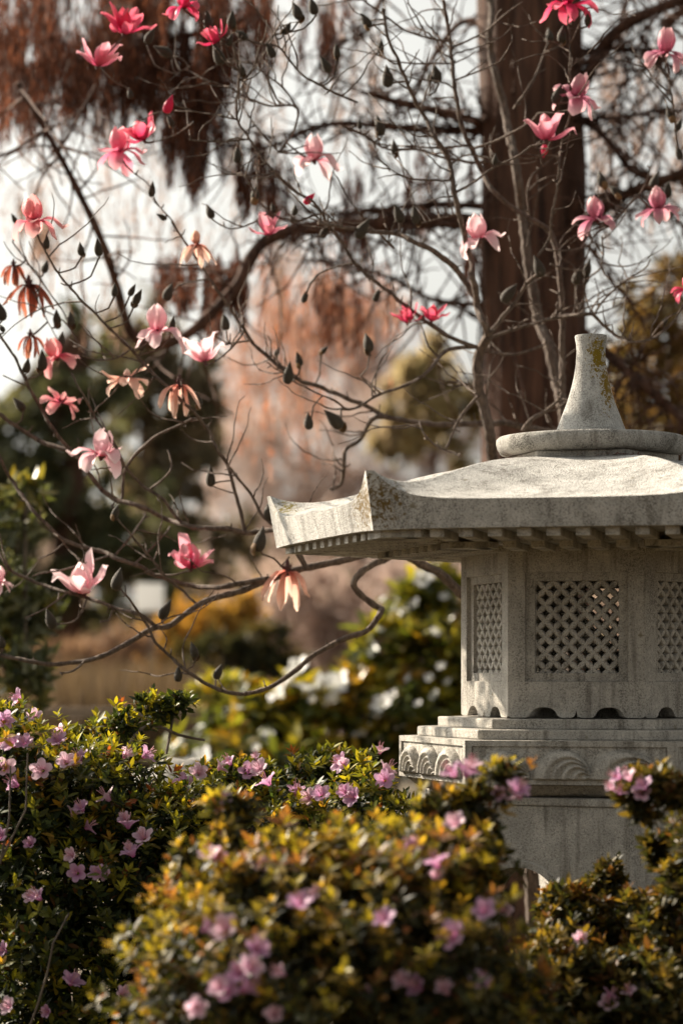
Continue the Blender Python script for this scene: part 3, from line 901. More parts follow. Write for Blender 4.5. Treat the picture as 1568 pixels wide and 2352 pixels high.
# (points from the root end outwards, start radius px, end radius px, start depth or None = taken from the branch it grows on, depth drift)
BR = [
    (pp(1240, 2360, 1215, 1900, 1175, 1350, 1135, 1100, 1125, 1000, 1108, 930, 1096, 870, 1102, 810, 1122, 770), 24, 11, 6.7, -.25),
    (pp(1300, 2360, 1315, 1700, 1300, 1060, 1288, 920, 1278, 876, 1259, 794, 1233, 718, 1209, 587, 1199, 490, 1189, 425, 1179, 360, 1166, 300, 1154, 240, 1139, 175, 1129, 125, 1124, 75, 1129, 30, 1125, -20), 26, 7, 6.85, .3),
    (pp(1240, 2000, 1210, 1700, 1130, 1440, 1050, 1355, 1010, 1320, 960, 1290, 910, 1268), 15, 10, 6.6, -.3),
    (pp(910, 1268, 850, 1272, 784, 1288, 700, 1305, 625, 1328, 550, 1358, 475, 1380, 430, 1408, 385, 1440, 350, 1443, 300, 1473, 240, 1505, 165, 1523, 90, 1523, 0, 1503, -60, 1490), 9, 4.5, None, -.25),
    (pp(910, 1268, 880, 1285, 855, 1297, 825, 1320, 812, 1345, 830, 1370, 875, 1400, 868, 1415, 840, 1450, 784, 1470, 720, 1505, 680, 1538, 630, 1573, 575, 1590, 525, 1590, 475, 1570, 425, 1540, 390, 1508, 355, 1473, 340, 1443, 310, 1393, 285, 1363), 8.5, 2.6, None, -.35),
    (pp(625, 1328, 550, 1340, 500, 1350, 440, 1345, 350, 1320, 325, 1303, 270, 1283, 235, 1268, 165, 1248, 115, 1213, 80, 1178, 55, 1143, 25, 1098, 0, 1053, -20, 1010), 6.5, 4, None, .2),
    (pp(360, 1430, 320, 1410, 280, 1400, 235, 1385, 200, 1373, 155, 1360, 100, 1345, 40, 1318, 10, 1293, 0, 1268), 5, 3.5, None, .15),
    (pp(1122, 770, 1110, 740, 1095, 700, 1085, 640, 1079, 587, 1054, 490, 1039, 425, 1029, 370, 1004, 320, 974, 265, 944, 215, 914, 140, 891, 85, 879, 20), 8, 3, None, -.2),
    (pp(1290, 900, 1290, 700, 1280, 600, 1264, 535, 1224, 505, 1184, 480, 1134, 440, 1104, 390, 1079, 335, 1059, 290, 1049, 240, 1041, 175, 1036, 120, 1029, 65, 1016, 0), 8, 4, 6.6, -.2),
    (pp(1122, 770, 1163, 718, 1185, 690, 1210, 650, 1240, 625), 6, 3, None, -.1),
    (pp(1122, 778, 1208, 747, 1290, 726, 1328, 724, 1363, 722), 4.5, 3.5, None, .1),
    (pp(1100, 800, 1030, 803, 980, 857, 929, 886, 866, 908, 815, 937, 783, 940), 5, 3, None, -.1),
    (pp(1300, 1000, 1208, 981, 1145, 972, 1018, 975, 929, 965, 885, 959, 853, 937, 796, 915, 733, 889, 694, 877, 656, 854, 612, 819, 574, 781, 535, 715, 480, 640, 430, 560, 395, 505), 8, 2.2, 6.8, -.4),
    (pp(885, 959, 853, 965, 828, 1010, 793, 1035, 790, 1073, 783, 1111, 758, 1124), 5.5, 4, None, .1),
    (pp(700, 1305, 665, 1240, 640, 1218, 600, 1220, 565, 1225, 520, 1215, 460, 1213, 425, 1205, 380, 1193, 325, 1165, 270, 1150, 235, 1123, 210, 1093, 165, 1040, 85, 1010, 0, 952, -30, 930), 6.5, 4.5, None, .15),
    (pp(160, 1032, 120, 982, 95, 937, 65, 887, 30, 812, 0, 767, -20, 740), 5, 3, None, -.1),
    (pp(565, 1222, 545, 1153, 525, 1077, 500, 1032, 475, 982, 440, 942, 400, 902, 370, 877, 340, 847, 300, 802, 260, 762, 225, 727, 190, 692, 165, 662, 135, 627, 107, 582, 80, 522), 5, 2.2, None, -.25),
    (pp(640, 1218, 600, 1178, 565, 1120, 525, 1072), 4, 3, None, 0),
    (pp(280, 1150, 285, 1092, 305, 1052, 330, 1027, 360, 1002, 400, 982, 445, 962), 4, 3, None, -.1),
    (pp(420, 1200, 370, 1143, 320, 1108, 285, 1063, 245, 992, 215, 952, 190, 907, 165, 857), 4.5, 2.5, None, -.1),
    (pp(345, 1125, 390, 1083, 385, 1033), 3, 2, None, 0),
    (pp(262, 1280, 300, 1233, 335, 1183), 3.5, 2.6, None, .1), (pp(310, 1285, 345, 1263, 375, 1230, 390, 1210), 3, 2.4, None, .1),
    (pp(450, 1388, 415, 1353, 370, 1313, 340, 1273, 310, 1238, 272, 1193, 258, 1160), 3.5, 2.4, None, -.15),
    (pp(250, 1282, 200, 1293, 150, 1306, 75, 1323), 3, 2, None, -.1), (pp(200, 1375, 175, 1423, 135, 1433), 3, 1.8, None, -.1),
    (pp(262, 1398, 250, 1425, 230, 1428), 2.5, 2, None, -.05), (pp(195, 1522, 170, 1540, 138, 1545), 3, 2, None, -.05),
    (pp(155, 1362, 100, 1400, 60, 1420), 2.4, 1.6, None, -.1),
    # upper left
    (pp(1100, 800, 1040, 780, 960, 725, 900, 675, 830, 620, 770, 540, 720, 465, 670, 435, 625, 390, 595, 350, 565, 305, 545, 275, 545, 225, 550, 175, 540, 125, 530, 95), 5, 2.6, None, -.3),
    (q3(1090, 550, 1000, 530, 900, 510, 800, 480), 2.6, 1.6, None, -.1), (q3(1060, 210, 1120, 180, 1200, 200, 1280, 220, 1350, 300, 1400, 350, 1480, 400, 1568, 440, 1640, 470), 2.4, 3, None, .1),
    (q3(1290, 220, 1260, 160, 1200, 80, 1150, 0), 2.2, 1.5, None, 0), (q3(1360, 490, 1300, 400, 1220, 340, 1150, 290, 1090, 240), 2.4, 1.6, 6.4, 0),
    (q3(1280, 700, 1350, 600, 1360, 490, 1250, 490, 1180, 470, 1050, 400, 950, 370, 850, 320, 780, 370), 3, 1.6, 6.45, 0), (q3(1130, 640, 1000, 650, 870, 640), 2.4, 1.6, None, -.1),
    (q3(890, 560, 800, 620, 710, 650), 2, 1.5, 6.35, 0), (q3(850, 1105, 780, 1000, 720, 930, 690, 860, 610, 790), 2, 1.4, None, 0),
    (q3(1440, 1000, 1340, 1020, 1270, 990, 1200, 930, 1150, 850, 1100, 760), 2.6, 1.8, None, -.1), (q3(1220, 1020, 1150, 1030, 1060, 1050, 980, 1010), 2.2, 1.5, None, 0),
    (q3(1280, 700, 1220, 640, 1160, 560, 1110, 470), 2.4, 1.8, None, .1), (q3(450, 300, 520, 370, 580, 400), 1.8, 1.4, 6.4, 0),
    # upper middle and right
    (q4(490, 190, 350, 160, 260, 120, 170, 50, 100, 0), 2.6, 2, 6.4, 0), (q4(720, 740, 600, 745, 470, 720, 350, 690, 200, 680, 100, 620, 0, 580), 3.5, 2, 6.6, -.2),
    (q4(580, 680, 450, 680, 300, 670), 2.6, 1.8, None, 0), (q4(500, 295, 300, 290, 200, 270, 150, 240), 2.2, 1.6, None, 0), (q4(520, 450, 440, 450, 400, 440), 2, 1.4, None, 0),
    (q4(610, 690, 700, 650, 800, 600, 870, 555, 900, 520), 3.2, 2.4, None, -.1), (q4(530, 890, 600, 840, 700, 770, 800, 720, 870, 670), 3, 2.2, None, -.1),
    (q4(490, 840, 330, 820, 230, 780, 150, 720), 2.4, 1.6, None, 0), (q4(900, 1175, 950, 1100, 970, 980, 990, 850, 1000, 740, 1010, 650, 1040, 550, 1060, 450, 1045, 330, 1045, 200, 1040, 80), 3.4, 2.4, 6.3, -.05),
    (q4(520, 990, 430, 1010, 340, 1030), 2.2, 1.6, None, 0), (q4(510, 225, 650, 150, 760, 60, 830, 10), 2.6, 1.8, None, -.1), (q4(540, 360, 650, 320, 750, 270), 2.2, 1.8, None, -.1),
    (pp(1110, 690, 1050, 620, 1000, 580, 949, 555, 909, 537, 834, 530, 784, 522, 730, 512), 7.5, 4, None, -.2), (q4(240, 1140, 180, 1080, 120, 1030, 60, 950, 0, 860), 2.6, 1.8, 6.4, 0),
    (q4(1545, 700, 1530, 560, 1510, 420, 1490, 300, 1470, 250), 2.6, 2.2, 6.4, 0), (q4(1230, 1040, 1300, 960, 1380, 870, 1420, 760), 2.6, 1.8, 6.4, 0),
    (q4(940, 1145, 1000, 1150, 1110, 1140, 1150, 1110), 2.4, 2, 6.4, 0), (q4(790, 500, 850, 420, 910, 300, 950, 190), 3.5, 2.8, 6.6, 0), (q4(860, 1000, 850, 880, 880, 800, 950, 740, 1000, 700), 2.6, 2, 6.6, 0),
    (q8(-60, 1240, 100, 1215, 260, 1190, 370, 1190, 430, 1270, 560, 1380, 700, 1425, 850, 1405, 980, 1330, 1060, 1250, 1135, 1110, 1180, 1040), 4.2, 2.4, 6.4, -.1),
    (q8(370, 1190, 450, 1070, 560, 970, 660, 890, 760, 830, 830, 770, 850, 720), 3, 1.8, None, 0), (q8(240, 1250, 290, 1060, 310, 900, 370, 850, 430, 790, 450, 650, 440, 520), 3, 2, None, -.05),
    (q8(0, 760, 120, 800, 300, 825), 2.6, 1.8, 6.45, 0), (q8(660, 890, 630, 810, 580, 750), 2, 1.5, None, 0), (q8(650, 1400, 600, 1340, 570, 1310), 1.8, 1.2, None, 0), (q8(370, 1190, 500, 1150, 620, 1090), 2.2, 1.4, None, .05),
    (pp(1200, 990, 1222, 960, 1250, 945, 1285, 915, 1290, 900), 6, 3, 6.4, 0), (q1(1090, 400, 1070, 360, 1000, 320, 965, 300), 2.6, 1.6, 6.4, 0),
    (q1(830, 300, 760, 380, 710, 490), 4.5, 3, 6.3, 0), (q1(760, 520, 690, 490, 640, 450, 615, 395), 3.2, 2, None, 0), (q1(880, 350, 840, 300, 790, 260, 700, 250), 2.6, 1.8, None, .1), (q1(1060, 120, 960, 150, 860, 140), 3.4, 2.6, 6.6, 0),
    (q1(460, 300, 420, 250, 400, 230), 2, 1.6, None, 0), (q1(350, 350, 290, 310, 180, 260, 60, 180), 2.4, 1.4, 6.4, 0), (q6(570, 660, 540, 600), 2, 2, None, 0),
    (q5(1150, 530, 1060, 545, 1000, 555), 2.6, 2, 6.35, 0), (q5(1120, 490, 1060, 570, 1000, 620, 960, 640), 2.6, 2, 6.3, 0), (q5(600, 575, 540, 610, 450, 620, 380, 600), 2.4, 1.6, None, 0),
    (q5(60, 80, 120, 160, 200, 270, 290, 400, 340, 500, 400, 600), 1.8, 2, 6.5, 0), (q5(130, 270, 190, 380, 250, 500, 275, 540), 1.7, 1.3, 6.45, 0), (q5(140, 740, 60, 710, 15, 690), 2.2, 1.4, None, 0),
    (q6(700, 580, 790, 575, 860, 555), 2.6, 2.4, None, -.05), (q6(1300, 500, 1260, 500, 1210, 480, 1195, 455), 2.4, 2.2, None, -.05), (q6(1310, 530, 1330, 490), 2, 2, None, 0),
]
KN = []          # samples of all branches: px, py, Y, radius
def add_branch(pts, r0, r1, Y0, dY, name='branch'):
    global KN
    if Y0 is None and KN:
        A = np.concatenate(KN)
        d = np.hypot(A[:, 0] - pts[0][0], A[:, 1] - pts[0][1]); i = int(np.argmin(d))
        Y0 = A[i, 2]
        if d[i] < 35: pts = [(A[i, 0], A[i, 1])] + (pts[1:] if d[i] < 18 or len(pts) > 2 else pts)
    n = len(pts)
    L = smooth_line([(p[0], p[1], Y0 + dY * (i / (n - 1)) + (random.uniform(-.04, .04) if 0 < i < n - 1 else 0)) for i, p in enumerate(pts)], 9 if r0 > 1.9 else 14)
    m = len(L)
    wob = np.stack([np.convolve(rng.normal(0, 1, m + 4), np.ones(5) / 5, 'valid') * 1.3 for _ in range(2)], axis=1)
    kk = np.cumsum(rng.random(m) < .33) % 2 * 2.0 - 1                      # nodes: the twig changes direction at each
    kk = np.convolve(np.pad(kk, 1, mode='edge'), [.25, .5, .25], 'valid')
    wob += np.stack([kk * rng.uniform(.8, 1.7), -kk * rng.uniform(.4, 1.2)], axis=1)
    wob[0] = wob[-1] = 0
    L[:, :2] += wob * min(1, r0 / 3)
    rad = np.linspace(r0, r1, m) * (1 + .12 * np.sin(np.arange(m) * 1.9 + r0 * 7) * (rng.random(m) > .4))
    KN.append(np.column_stack([L, rad]))
    W = np.array([at(*p) for p in L]) - MAGB
    mb = MB(); mb.tube(W, [P2M(r, p[2]) for r, p in zip(rad, L)], 8 if r0 > 5 else 6)
    return link(name, mb.mesh(name, M_MAGBARK), magnolia)
for b in BR: add_branch(*b)

def near(px, py):
    A = np.concatenate(KN)
    i = int(np.argmin(np.hypot(A[:, 0] - px, A[:, 1] - py)))
    return A[i]

# spur twigs and the fine tangle
spur = MB()
ALLK = np.concatenate(KN)
for i in rng.choice(len(ALLK), 420):
    px, py, Y, r = ALLK[i]
    if py > 1650: continue
    a = rng.uniform(0, 2 * math.pi); ln = rng.uniform(6, 22)
    e1 = (px + math.cos(a) * ln * .5, py + math.sin(a) * ln * .5 - 2, Y + rng.uniform(-.01, .01))
    e2 = (px + math.cos(a) * ln * .8, py + math.sin(a) * ln - 6, Y + rng.uniform(-.02, .02))
    spur.tube([at(px, py, Y) - MAGB, at(*e1) - MAGB, at(*e2) - MAGB], [P2M(q, Y) for q in (min(r, 2.2), 1.7, 1.3)], 5)
link('spur_twigs', spur.mesh('spur_twigs', M_MAGBARK), magnolia, 'stuff')
fine = MB()
wgt = np.where(ALLK[:, 1] < 1640, 1.0, 0.0) * np.where((ALLK[:, 0] > 520) & (ALLK[:, 1] < 1000), 1.8, .8); wgt *= np.where(ALLK[:, 3] > 5, .25, 1.0); wgt /= wgt.sum()
for i in rng.choice(len(ALLK), 330, p=wgt):
    px, py, Y, r = ALLK[i]
    k0 = max(0, i - 2)
    dirv = math.atan2(ALLK[i, 1] - ALLK[k0, 1], ALLK[i, 0] - ALLK[k0, 0])
    a = dirv + rng.choice([-1, 1]) * rng.uniform(.5, 1.2)
    if math.sin(a) > .5: a = -a
    L = [(px, py, Y)]; st = rng.uniform(9, 20); up = rng.uniform(-.10, .02)
    for k in range(rng.integers(4, 13)):
        a += up * math.cos(a) + rng.normal(0, .20); q = L[-1]
        L.append((q[0] + math.cos(a) * st, q[1] + math.sin(a) * st, q[2] + rng.uniform(-.03, .03)))
    W = np.array([at(*q) for q in L]) - MAGB
    fine.tube(W, list(np.linspace(P2M(min(2.2, r), Y), P2M(.9, Y), len(W))), 5)
link('fine_twigs', fine.mesh('fine_twigs', M_MAGBARK), magnolia, 'stuff')

# blossoms ------------------------------------------------------------
def petal_mesh(name, L, W, prof, mat, seed, cross=.35, ruff=.0):
    """prof: list of (radial, axial) for the mid line in units of L"""
    r = random.Random(seed)
    pr = smooth_line(prof, .13)
    n = len(pr); V, F, U = [], [], []
    nw = 5
    tw = r.uniform(-.25, .25)
    for i in range(n):
        t = i / (n - 1)
        w = W * (.22 + .78 * math.sin(math.pi * min(1, t * .93 + .02) ** 1.25) ** .75) * (1 if t < .9 else math.sqrt(max(.02, (1 - t) / .1)) * .9 + .1)
        tan = pr[min(i + 1, n - 1)] - pr[max(i - 1, 0)]; tan = tan / np.linalg.norm(tan)
        nr = np.array([-tan[1], tan[0]])
        for j in range(nw):
            s = j / (nw - 1) * 2 - 1
            c = cross * w * (s * s) * .5
            z = pr[i] * L + nr * (c + ruff * L * math.sin(4 * s + 5 * t + seed))
            V.append((z[0], s * w / 2 + tw * t * t * L * .2, z[1])); U.append(t)
    for i in range(n - 1):
        for j in range(nw - 1):
            q = i * nw + j; F.append((q, q + nw, q + nw + 1, q + 1))
    return mesh_np(name, V, F, mat, True, None, None, U)
CUP = [(.05, 0), (.24, .18), (.33, .45), (.25, .75), (.08, .95)]
CUP2 = [(.05, 0), (.28, .2), (.42, .5), (.40, .8), (.30, .98)]
SPL = [(.05, 0), (.3, .06), (.6, .03), (.85, -.08), (1.0, -.10)]
SPL2 = [(.05, 0), (.25, .04), (.5, -.10), (.7, -.34), (.82, -.58)]
VAS = [(.05, 0), (.3, .2), (.52, .5), (.68, .78), (.82, .96)]
VAS2 = [(.05, 0), (.35, .12), (.65, .3), (.88, .48), (1.0, .52)]
DRP = [(.04, 0), (.18, -.08), (.28, -.4), (.32, -.75), (.36, -1.0)]
DRP2 = [(.04, 0), (.25, -.05), (.45, -.3), (.6, -.6), (.72, -.82)]
PM = {}
def getp(kind, mat, v):
    key = (kind, mat, v)
    if key not in PM:
        prof = {'cup': CUP, 'cup2': CUP2, 'spl': SPL, 'spl2': SPL2, 'vas': VAS, 'vas2': VAS2, 'drp': DRP, 'drp2': DRP2}[kind]
        wilt = mat in ('brown', 'peach') and kind.startswith('drp')
        PM[key] = petal_mesh('petal', 1.0, (.38 + .035 * v) * (.62 if wilt else 1.15 if kind.startswith('cup') else 1.0), [(a * (1 + .06 * math.sin(v * 3 + i)), b + .11 * math.sin(v * 5 + i * 2) * a) for i, (a, b) in enumerate(prof)], PETAL[mat], v * 7 + sum(map(ord, kind)) % 5, .55 if kind.startswith('cup') else .4, .035 if wilt else .026)
    return PM[key]
def core_mesh():
    mb = MB()
    rows = []
    for t, r in ((-.14, .035), (-.08, .06), (0, .085), (.06, .09), (.14, .075), (.24, .06), (.34, .03)):
        rows.append([(r * math.cos(a), r * math.sin(a), t) for a in [2 * math.pi * k / 10 for k in range(10)]])
    mb.grid(rows, True)
    for i in range(26):
        a = i * 2.4; h = .02 + .0045 * i
        mb.tube([(0.07 * math.cos(a), .07 * math.sin(a), h), (.15 * math.cos(a), .15 * math.sin(a), h + .09)], [.014, .006], 4)
    return mb.mesh('blossom', M_CORE)
CORE = core_mesh()
FLW = [(285, 78, 'vase', 'red', 5, 105), (225, 152, 'vase', 'pink', 20, 95), (422, 18, 'open', 'red', -8, 85), (500, 98, 'vase', 'red', -30, 70), (276, 352, 'open', 'pink', 0, 110),
       (332, 322, 'vase', 'red', -18, 85), (722, 368, 'open', 'pale', -5, 115), (80, 510, 'open', 'coral', -5, 118), (452, 562, 'dopen', 'peach', 0, 95), (617, 540, 'vase', 'pink', 0, 80),
       (1301, 14, 'open', 'red', 0, 118), (1525, 122, 'open', 'mauve', 8, 105), (1322, 225, 'open', 'mauve', 12, 110), (1252, 322, 'vase', 'pink', 0, 105), (1372, 505, 'open', 'mauve', -6, 100),
       (1510, 482, 'open', 'mauve', -8, 98), (1098, 548, 'open', 'pale', -10, 112), (362, 762, 'open', 'pale', 0, 120), (470, 830, 'vase', 'pale', -25, 95), (292, 872, 'star', 'peach', 0, 95),
       (132, 822, 'open', 'coral', -12, 95), (142, 925, 'star', 'coral', 18, 95), (232, 1048, 'open', 'pale', 0, 125), (412, 885, 'droop', 'peach', 0, 75), (67, 655, 'droop', 'brown', 0, 75),
       (32, 610, 'droop', 'brown', 0, 50), (70, 772, 'droop', 'brown', 0, 52), (193, 1362, 'vase', 'pale', -12, 125), (438, 1305, 'vase', 'pink', 0, 105), (660, 1312, 'droop', 'peach', 0, 88),
       (-4, 1340, 'open', 'pale', 0, 75), (935, 742, 'vase', 'red', 0, 66), (990, 738, 'vase', 'red', 8, 66), (1578, 668, 'open', 'red', 0, 70)]
def blossom(px, py, kind, mat, tilt, size, idx):
    nb = near(px, py)
    Y = nb[2] - .01
    S = P2M(size, Y) * (.61 if kind in ('open', 'star', 'dopen') else .66 if kind == 'vase' else .95)
    pos = at(px, py, Y) - MAGB
    core = link('blossom', CORE, magnolia)
    rt = Matrix.Rotation(R_(tilt), 4, 'Y') @ Matrix.Rotation(R_(random.uniform(2, 24)), 4, 'X') @ Matrix.Rotation(random.uniform(0, 6.28), 4, 'Z')
    core.matrix_basis = Matrix.Translation(Vector(pos)) @ rt @ Matrix.Scale(S, 4)
    layout = {'open': [('cup', 4, 0, .9), ('spl', 3, .2, 1.0), ('spl2', 4, .7, .95)], 'vase': [('cup', 3, 0, .9), ('vas', 3, .3, .95), ('vas2', 4, .8, .9)],
              'star': [('cup', 2, 0, .45), ('spl', 3, .3, .95), ('vas2', 2, 1.2, .95), ('spl2', 3, .9, 1.0)], 'dopen': [('cup', 3, 0, .6), ('drp2', 6, .2, 1.0)], 'droop': [('drp', 5, 0, 1.0), ('drp2', 3, .4, .95)]}[kind]
    for pk, cnt, a0, sc in layout:
        for i in range(cnt):
            o = link('petal', getp(pk, mat, (i * 2 + idx) % 5), core)
            a = a0 + 2 * math.pi * i / cnt + random.uniform(-.25, .25)
            o.matrix_basis = Matrix.Rotation(a, 4, 'Z') @ Matrix.Rotation(random.uniform(-.26, .26), 4, 'Y') @ Matrix.Scale(sc * random.uniform(.9, 1.08), 4)
    # stalk to the nearest branch
    base = (px, py + size * .05, Y)
    d = math.hypot(nb[0] - px, nb[1] - py)
    if d > 8:
        mx = ((nb[0] + px) / 2 + random.uniform(-4, 4), (nb[1] + py) / 2 + 5, Y + .005)
        W = smooth_line([at(nb[0], nb[1], nb[2]), at(*mx), at(*base)], .015) - MAGB
        mb = MB(); mb.tube(W, list(np.linspace(P2M(2.2, Y), P2M(2.6, Y), len(W))), 6)
        link('twig', mb.mesh('twig', M_MAGBARK), magnolia)
for i, f in enumerate(FLW): blossom(*f, i)

# buds ----------------------------------------------------------------
def bud_mesh(v, mat):
    mb = MB(); rows = []
    prof = [(0, .10), (.06, .18), (.18, .235), (.34, .25), (.5, .225), (.66, .165), (.8, .10), (.92, .045), (1.0, .012)]
    for t, r in prof:
        bx = (.10 + .05 * v) * t * t * (1 if v % 2 else -1)
        rows.append([(bx + r * math.cos(a) * (1 + .06 * math.cos(2 * a)), r * math.sin(a), t) for a in [2 * math.pi * k / 12 for k in range(12)]])
    mb.grid(rows, True); mb.f.append(tuple(range(12))[::-1]); n = len(mb.v); mb.f.append(tuple(range(n - 12, n)))
    return mb.mesh('bud', mat, True, 80)
BUDM = [bud_mesh(v, M_BUD) for v in range(4)]
REDB = bud_mesh(1, PETAL['red'])
a = REDB.attributes.new('petal_t', 'FLOAT', 'POINT'); a.data.foreach_set('value', [.3] * len(REDB.vertices))
def scale_mesh():
    mb = MB(); rows = []
    for t, r in ((0, .10), (.15, .22), (.4, .275), (.7, .2), (1.0, .03)):
        rows.append([(r * math.cos(a) + .12 * t * t, r * math.sin(a), t * .62 - .05) for a in np.linspace(-1.1, 1.1, 7)])
    mb.grid(rows); return mb.mesh('bud_scale', M_BUDS)
SCLM = scale_mesh()
BUDS = [(x / 2, y / 2, s) for x, y, s in ((955, 100, 46), (1062, 100, 40), (1112, 145, 44), (685, 165, 42), (755, 215, 44), (1365, 50, 46), (1435, 30, 42), (1320, 120, 42), (1243, 230, 38), (1545, 235, 36), (1497, 290, 46), (1010, 260, 46), (1055, 180, 36), (1108, 320, 30), (785, 550, 34), (600, 430, 28), (1090, 720, 36), (1170, 890, 44), (700, 870, 40), (965, 970, 40), (745, 985, 26), (1255, 950, 30), (1355, 960, 34), (1485, 1065, 36), (215, 1110, 40), (370, 1140, 40), (450, 1145, 36), (70, 1000, 30))]
BUDS += [(784 + x / 2, y / 2, s) for x, y, s in ((115, 95, 36), (180, 220, 32), (215, 360, 48), (435, 340, 50), (405, 355, 28), (175, 580, 52), (83, 570, 28), (248, 680, 38), (955, 160, 42), (1010, 155, 48), (1130, 85, 40), (985, 430, 56), (705, 730, 34), (1195, 825, 40), (1260, 870, 36), (1440, 825, 44), (1495, 870, 46), (1510, 520, 40), (1545, 570, 34), (1550, 700, 40), (265, 985, 46), (340, 985, 50), (90, 1050, 54))]
BUDS += [(x / 2, 517 + y / 2, s) for x, y, s in ((210, 185, 40), (605, 295, 36), (630, 335, 36), (770, 310, 44), (530, 300, 34), (262, 430, 38), (322, 435, 38), (8, 400, 46), (10, 465, 30), (125, 645, 40), (197, 630, 46), (95, 815, 46), (280, 535, 38), (655, 540, 42), (910, 795, 46), (790, 460, 30), (1035, 450, 40), (1272, 580, 28), (1375, 620, 34), (1485, 570, 26), (1325, 690, 46), (1415, 895, 52), (1540, 890, 52), (1397, 330, 30))]
BUDS += [(x / 2, 1033 + y / 2, s) for x, y, s in ((970, 125, 50), (1240, 280, 56), (1195, 420, 56), (540, 600, 50), (755, 735, 52), (235, 780, 50), (893, 915, 48), (1000, 1015, 46), (820, 1030, 42), (10, 880, 36), (530, 290, 30))]
BUDS += [(1165, 672, 52), (1240, 612, 56), (865, 675, 40), (845, 788, 48), (700, 682, 30), (1347, 615, 46), (1324, 636, 40), (1525, 735, 30)]
DOUBLE = {(1325, 690), (1415, 895), (1540, 890), (970, 125), (1005, 0), (540, 600)}
for i, (px, py, s) in enumerate(BUDS):
    by = py + s * .42
    nb = near(px, by)
    d = math.hypot(nb[0] - px, nb[1] - by)
    Y = nb[2]
    s *= random.uniform(.78, 1.12); S = P2M(s, Y)
    o = link('bud', BUDM[i % 4], magnolia)
    tilt = random.gauss(0, 20)
    o.matrix_basis = Matrix.Translation(Vector(at(px - math.sin(R_(tilt)) * s * .4, by, Y) - MAGB)) @ Matrix.Rotation(R_(tilt), 4, 'Y') @ Matrix.Rotation(R_(random.uniform(-12, 12)), 4, 'X') @ Matrix.Rotation(random.uniform(0, 6), 4, 'Z') @ Matrix.Scale(S, 4)
    if i % 4 == 1 or i % 7 == 0:
        c = link('bud_scale', SCLM, o)
        c.matrix_basis = Matrix.Translation((0, 0, -.16)) @ Matrix.Rotation(i, 4, 'Z')
    if d > 3:
        q = (px - math.sin(R_(tilt)) * s * .4, by + 1)
        mx = ((nb[0] + q[0]) / 2 + (q[0] - nb[0]) * .22, (nb[1] + q[1]) / 2 + (nb[1] - q[1]) * .18, Y)
        W = smooth_line([at(nb[0], nb[1], nb[2]), at(*mx), at(q[0], q[1], Y)], .012) - MAGB
        mb = MB(); mb.tube(W, list(np.linspace(P2M(1.9, Y), P2M(2.3, Y), len(W))), 5)
        link('twig', mb.mesh('twig', M_MAGBARK), magnolia)
for px, py, s, tl in ((383, 242, 44, 10), (700, 455, 34, 35), (1249, 345, 30, 175)):
    nb = near(px, py); Y = nb[2]
    o = link('bud', REDB, magnolia, label='half opened crimson flower bud')
    o.matrix_basis = Matrix.Translation(Vector(at(px, py + (s * .4 if tl < 90 else -s * .4), Y) - MAGB)) @ Matrix.Rotation(R_(tl), 4, 'Y') @ Matrix.Scale(P2M(s, Y), 4)

# ------------------------------------------------------------------ big cypress
CY = 8.6
CYB = at(1225, 2400, CY); CYB[2] = 0
cypress = empty('cypress_tree', tuple(CYB), 'large weeping cypress with red-brown trunk and hanging rusty dry foliage', 'cypress tree')
mb = MB()
line = [at(1232, 2160, CY), at(1232, 1600, CY), at(1226, 1000, CY), at(1222, 700, CY), at(1218, 400, CY), at(1212, 100, CY), at(1206, -300, CY)]
line[0][2] = -.05
tp = smooth_line(line, .06)
sides = 72
rows = []
for i, p in enumerate(tp):
    f = i / (len(tp) - 1)
    r = P2M(118 - 4 * f, CY) + .16 * max(0, 1 - p[2] / .9) ** 2
    row = []
    for k in range(sides):
        a = 2 * math.pi * k / sides
        fl_ = 1 + .05 * math.sin(a * 5 + f * 2.5) + .045 * math.sin(a * 11 + 1 + math.sin(f * 9)) + .03 * math.sin(a * 19 + 2 * math.sin(f * 14 + a)) + .015 * math.sin(f * 60 + a * 3)
        row.append((p[0] + r * fl_ * math.cos(a), p[1] + r * fl_ * math.sin(a), p[2]))
    rows.append(row)
mb.grid(rows, True)
link('trunk', offset(mb.mesh('trunk', M_CYPBARK), CYB), cypress)
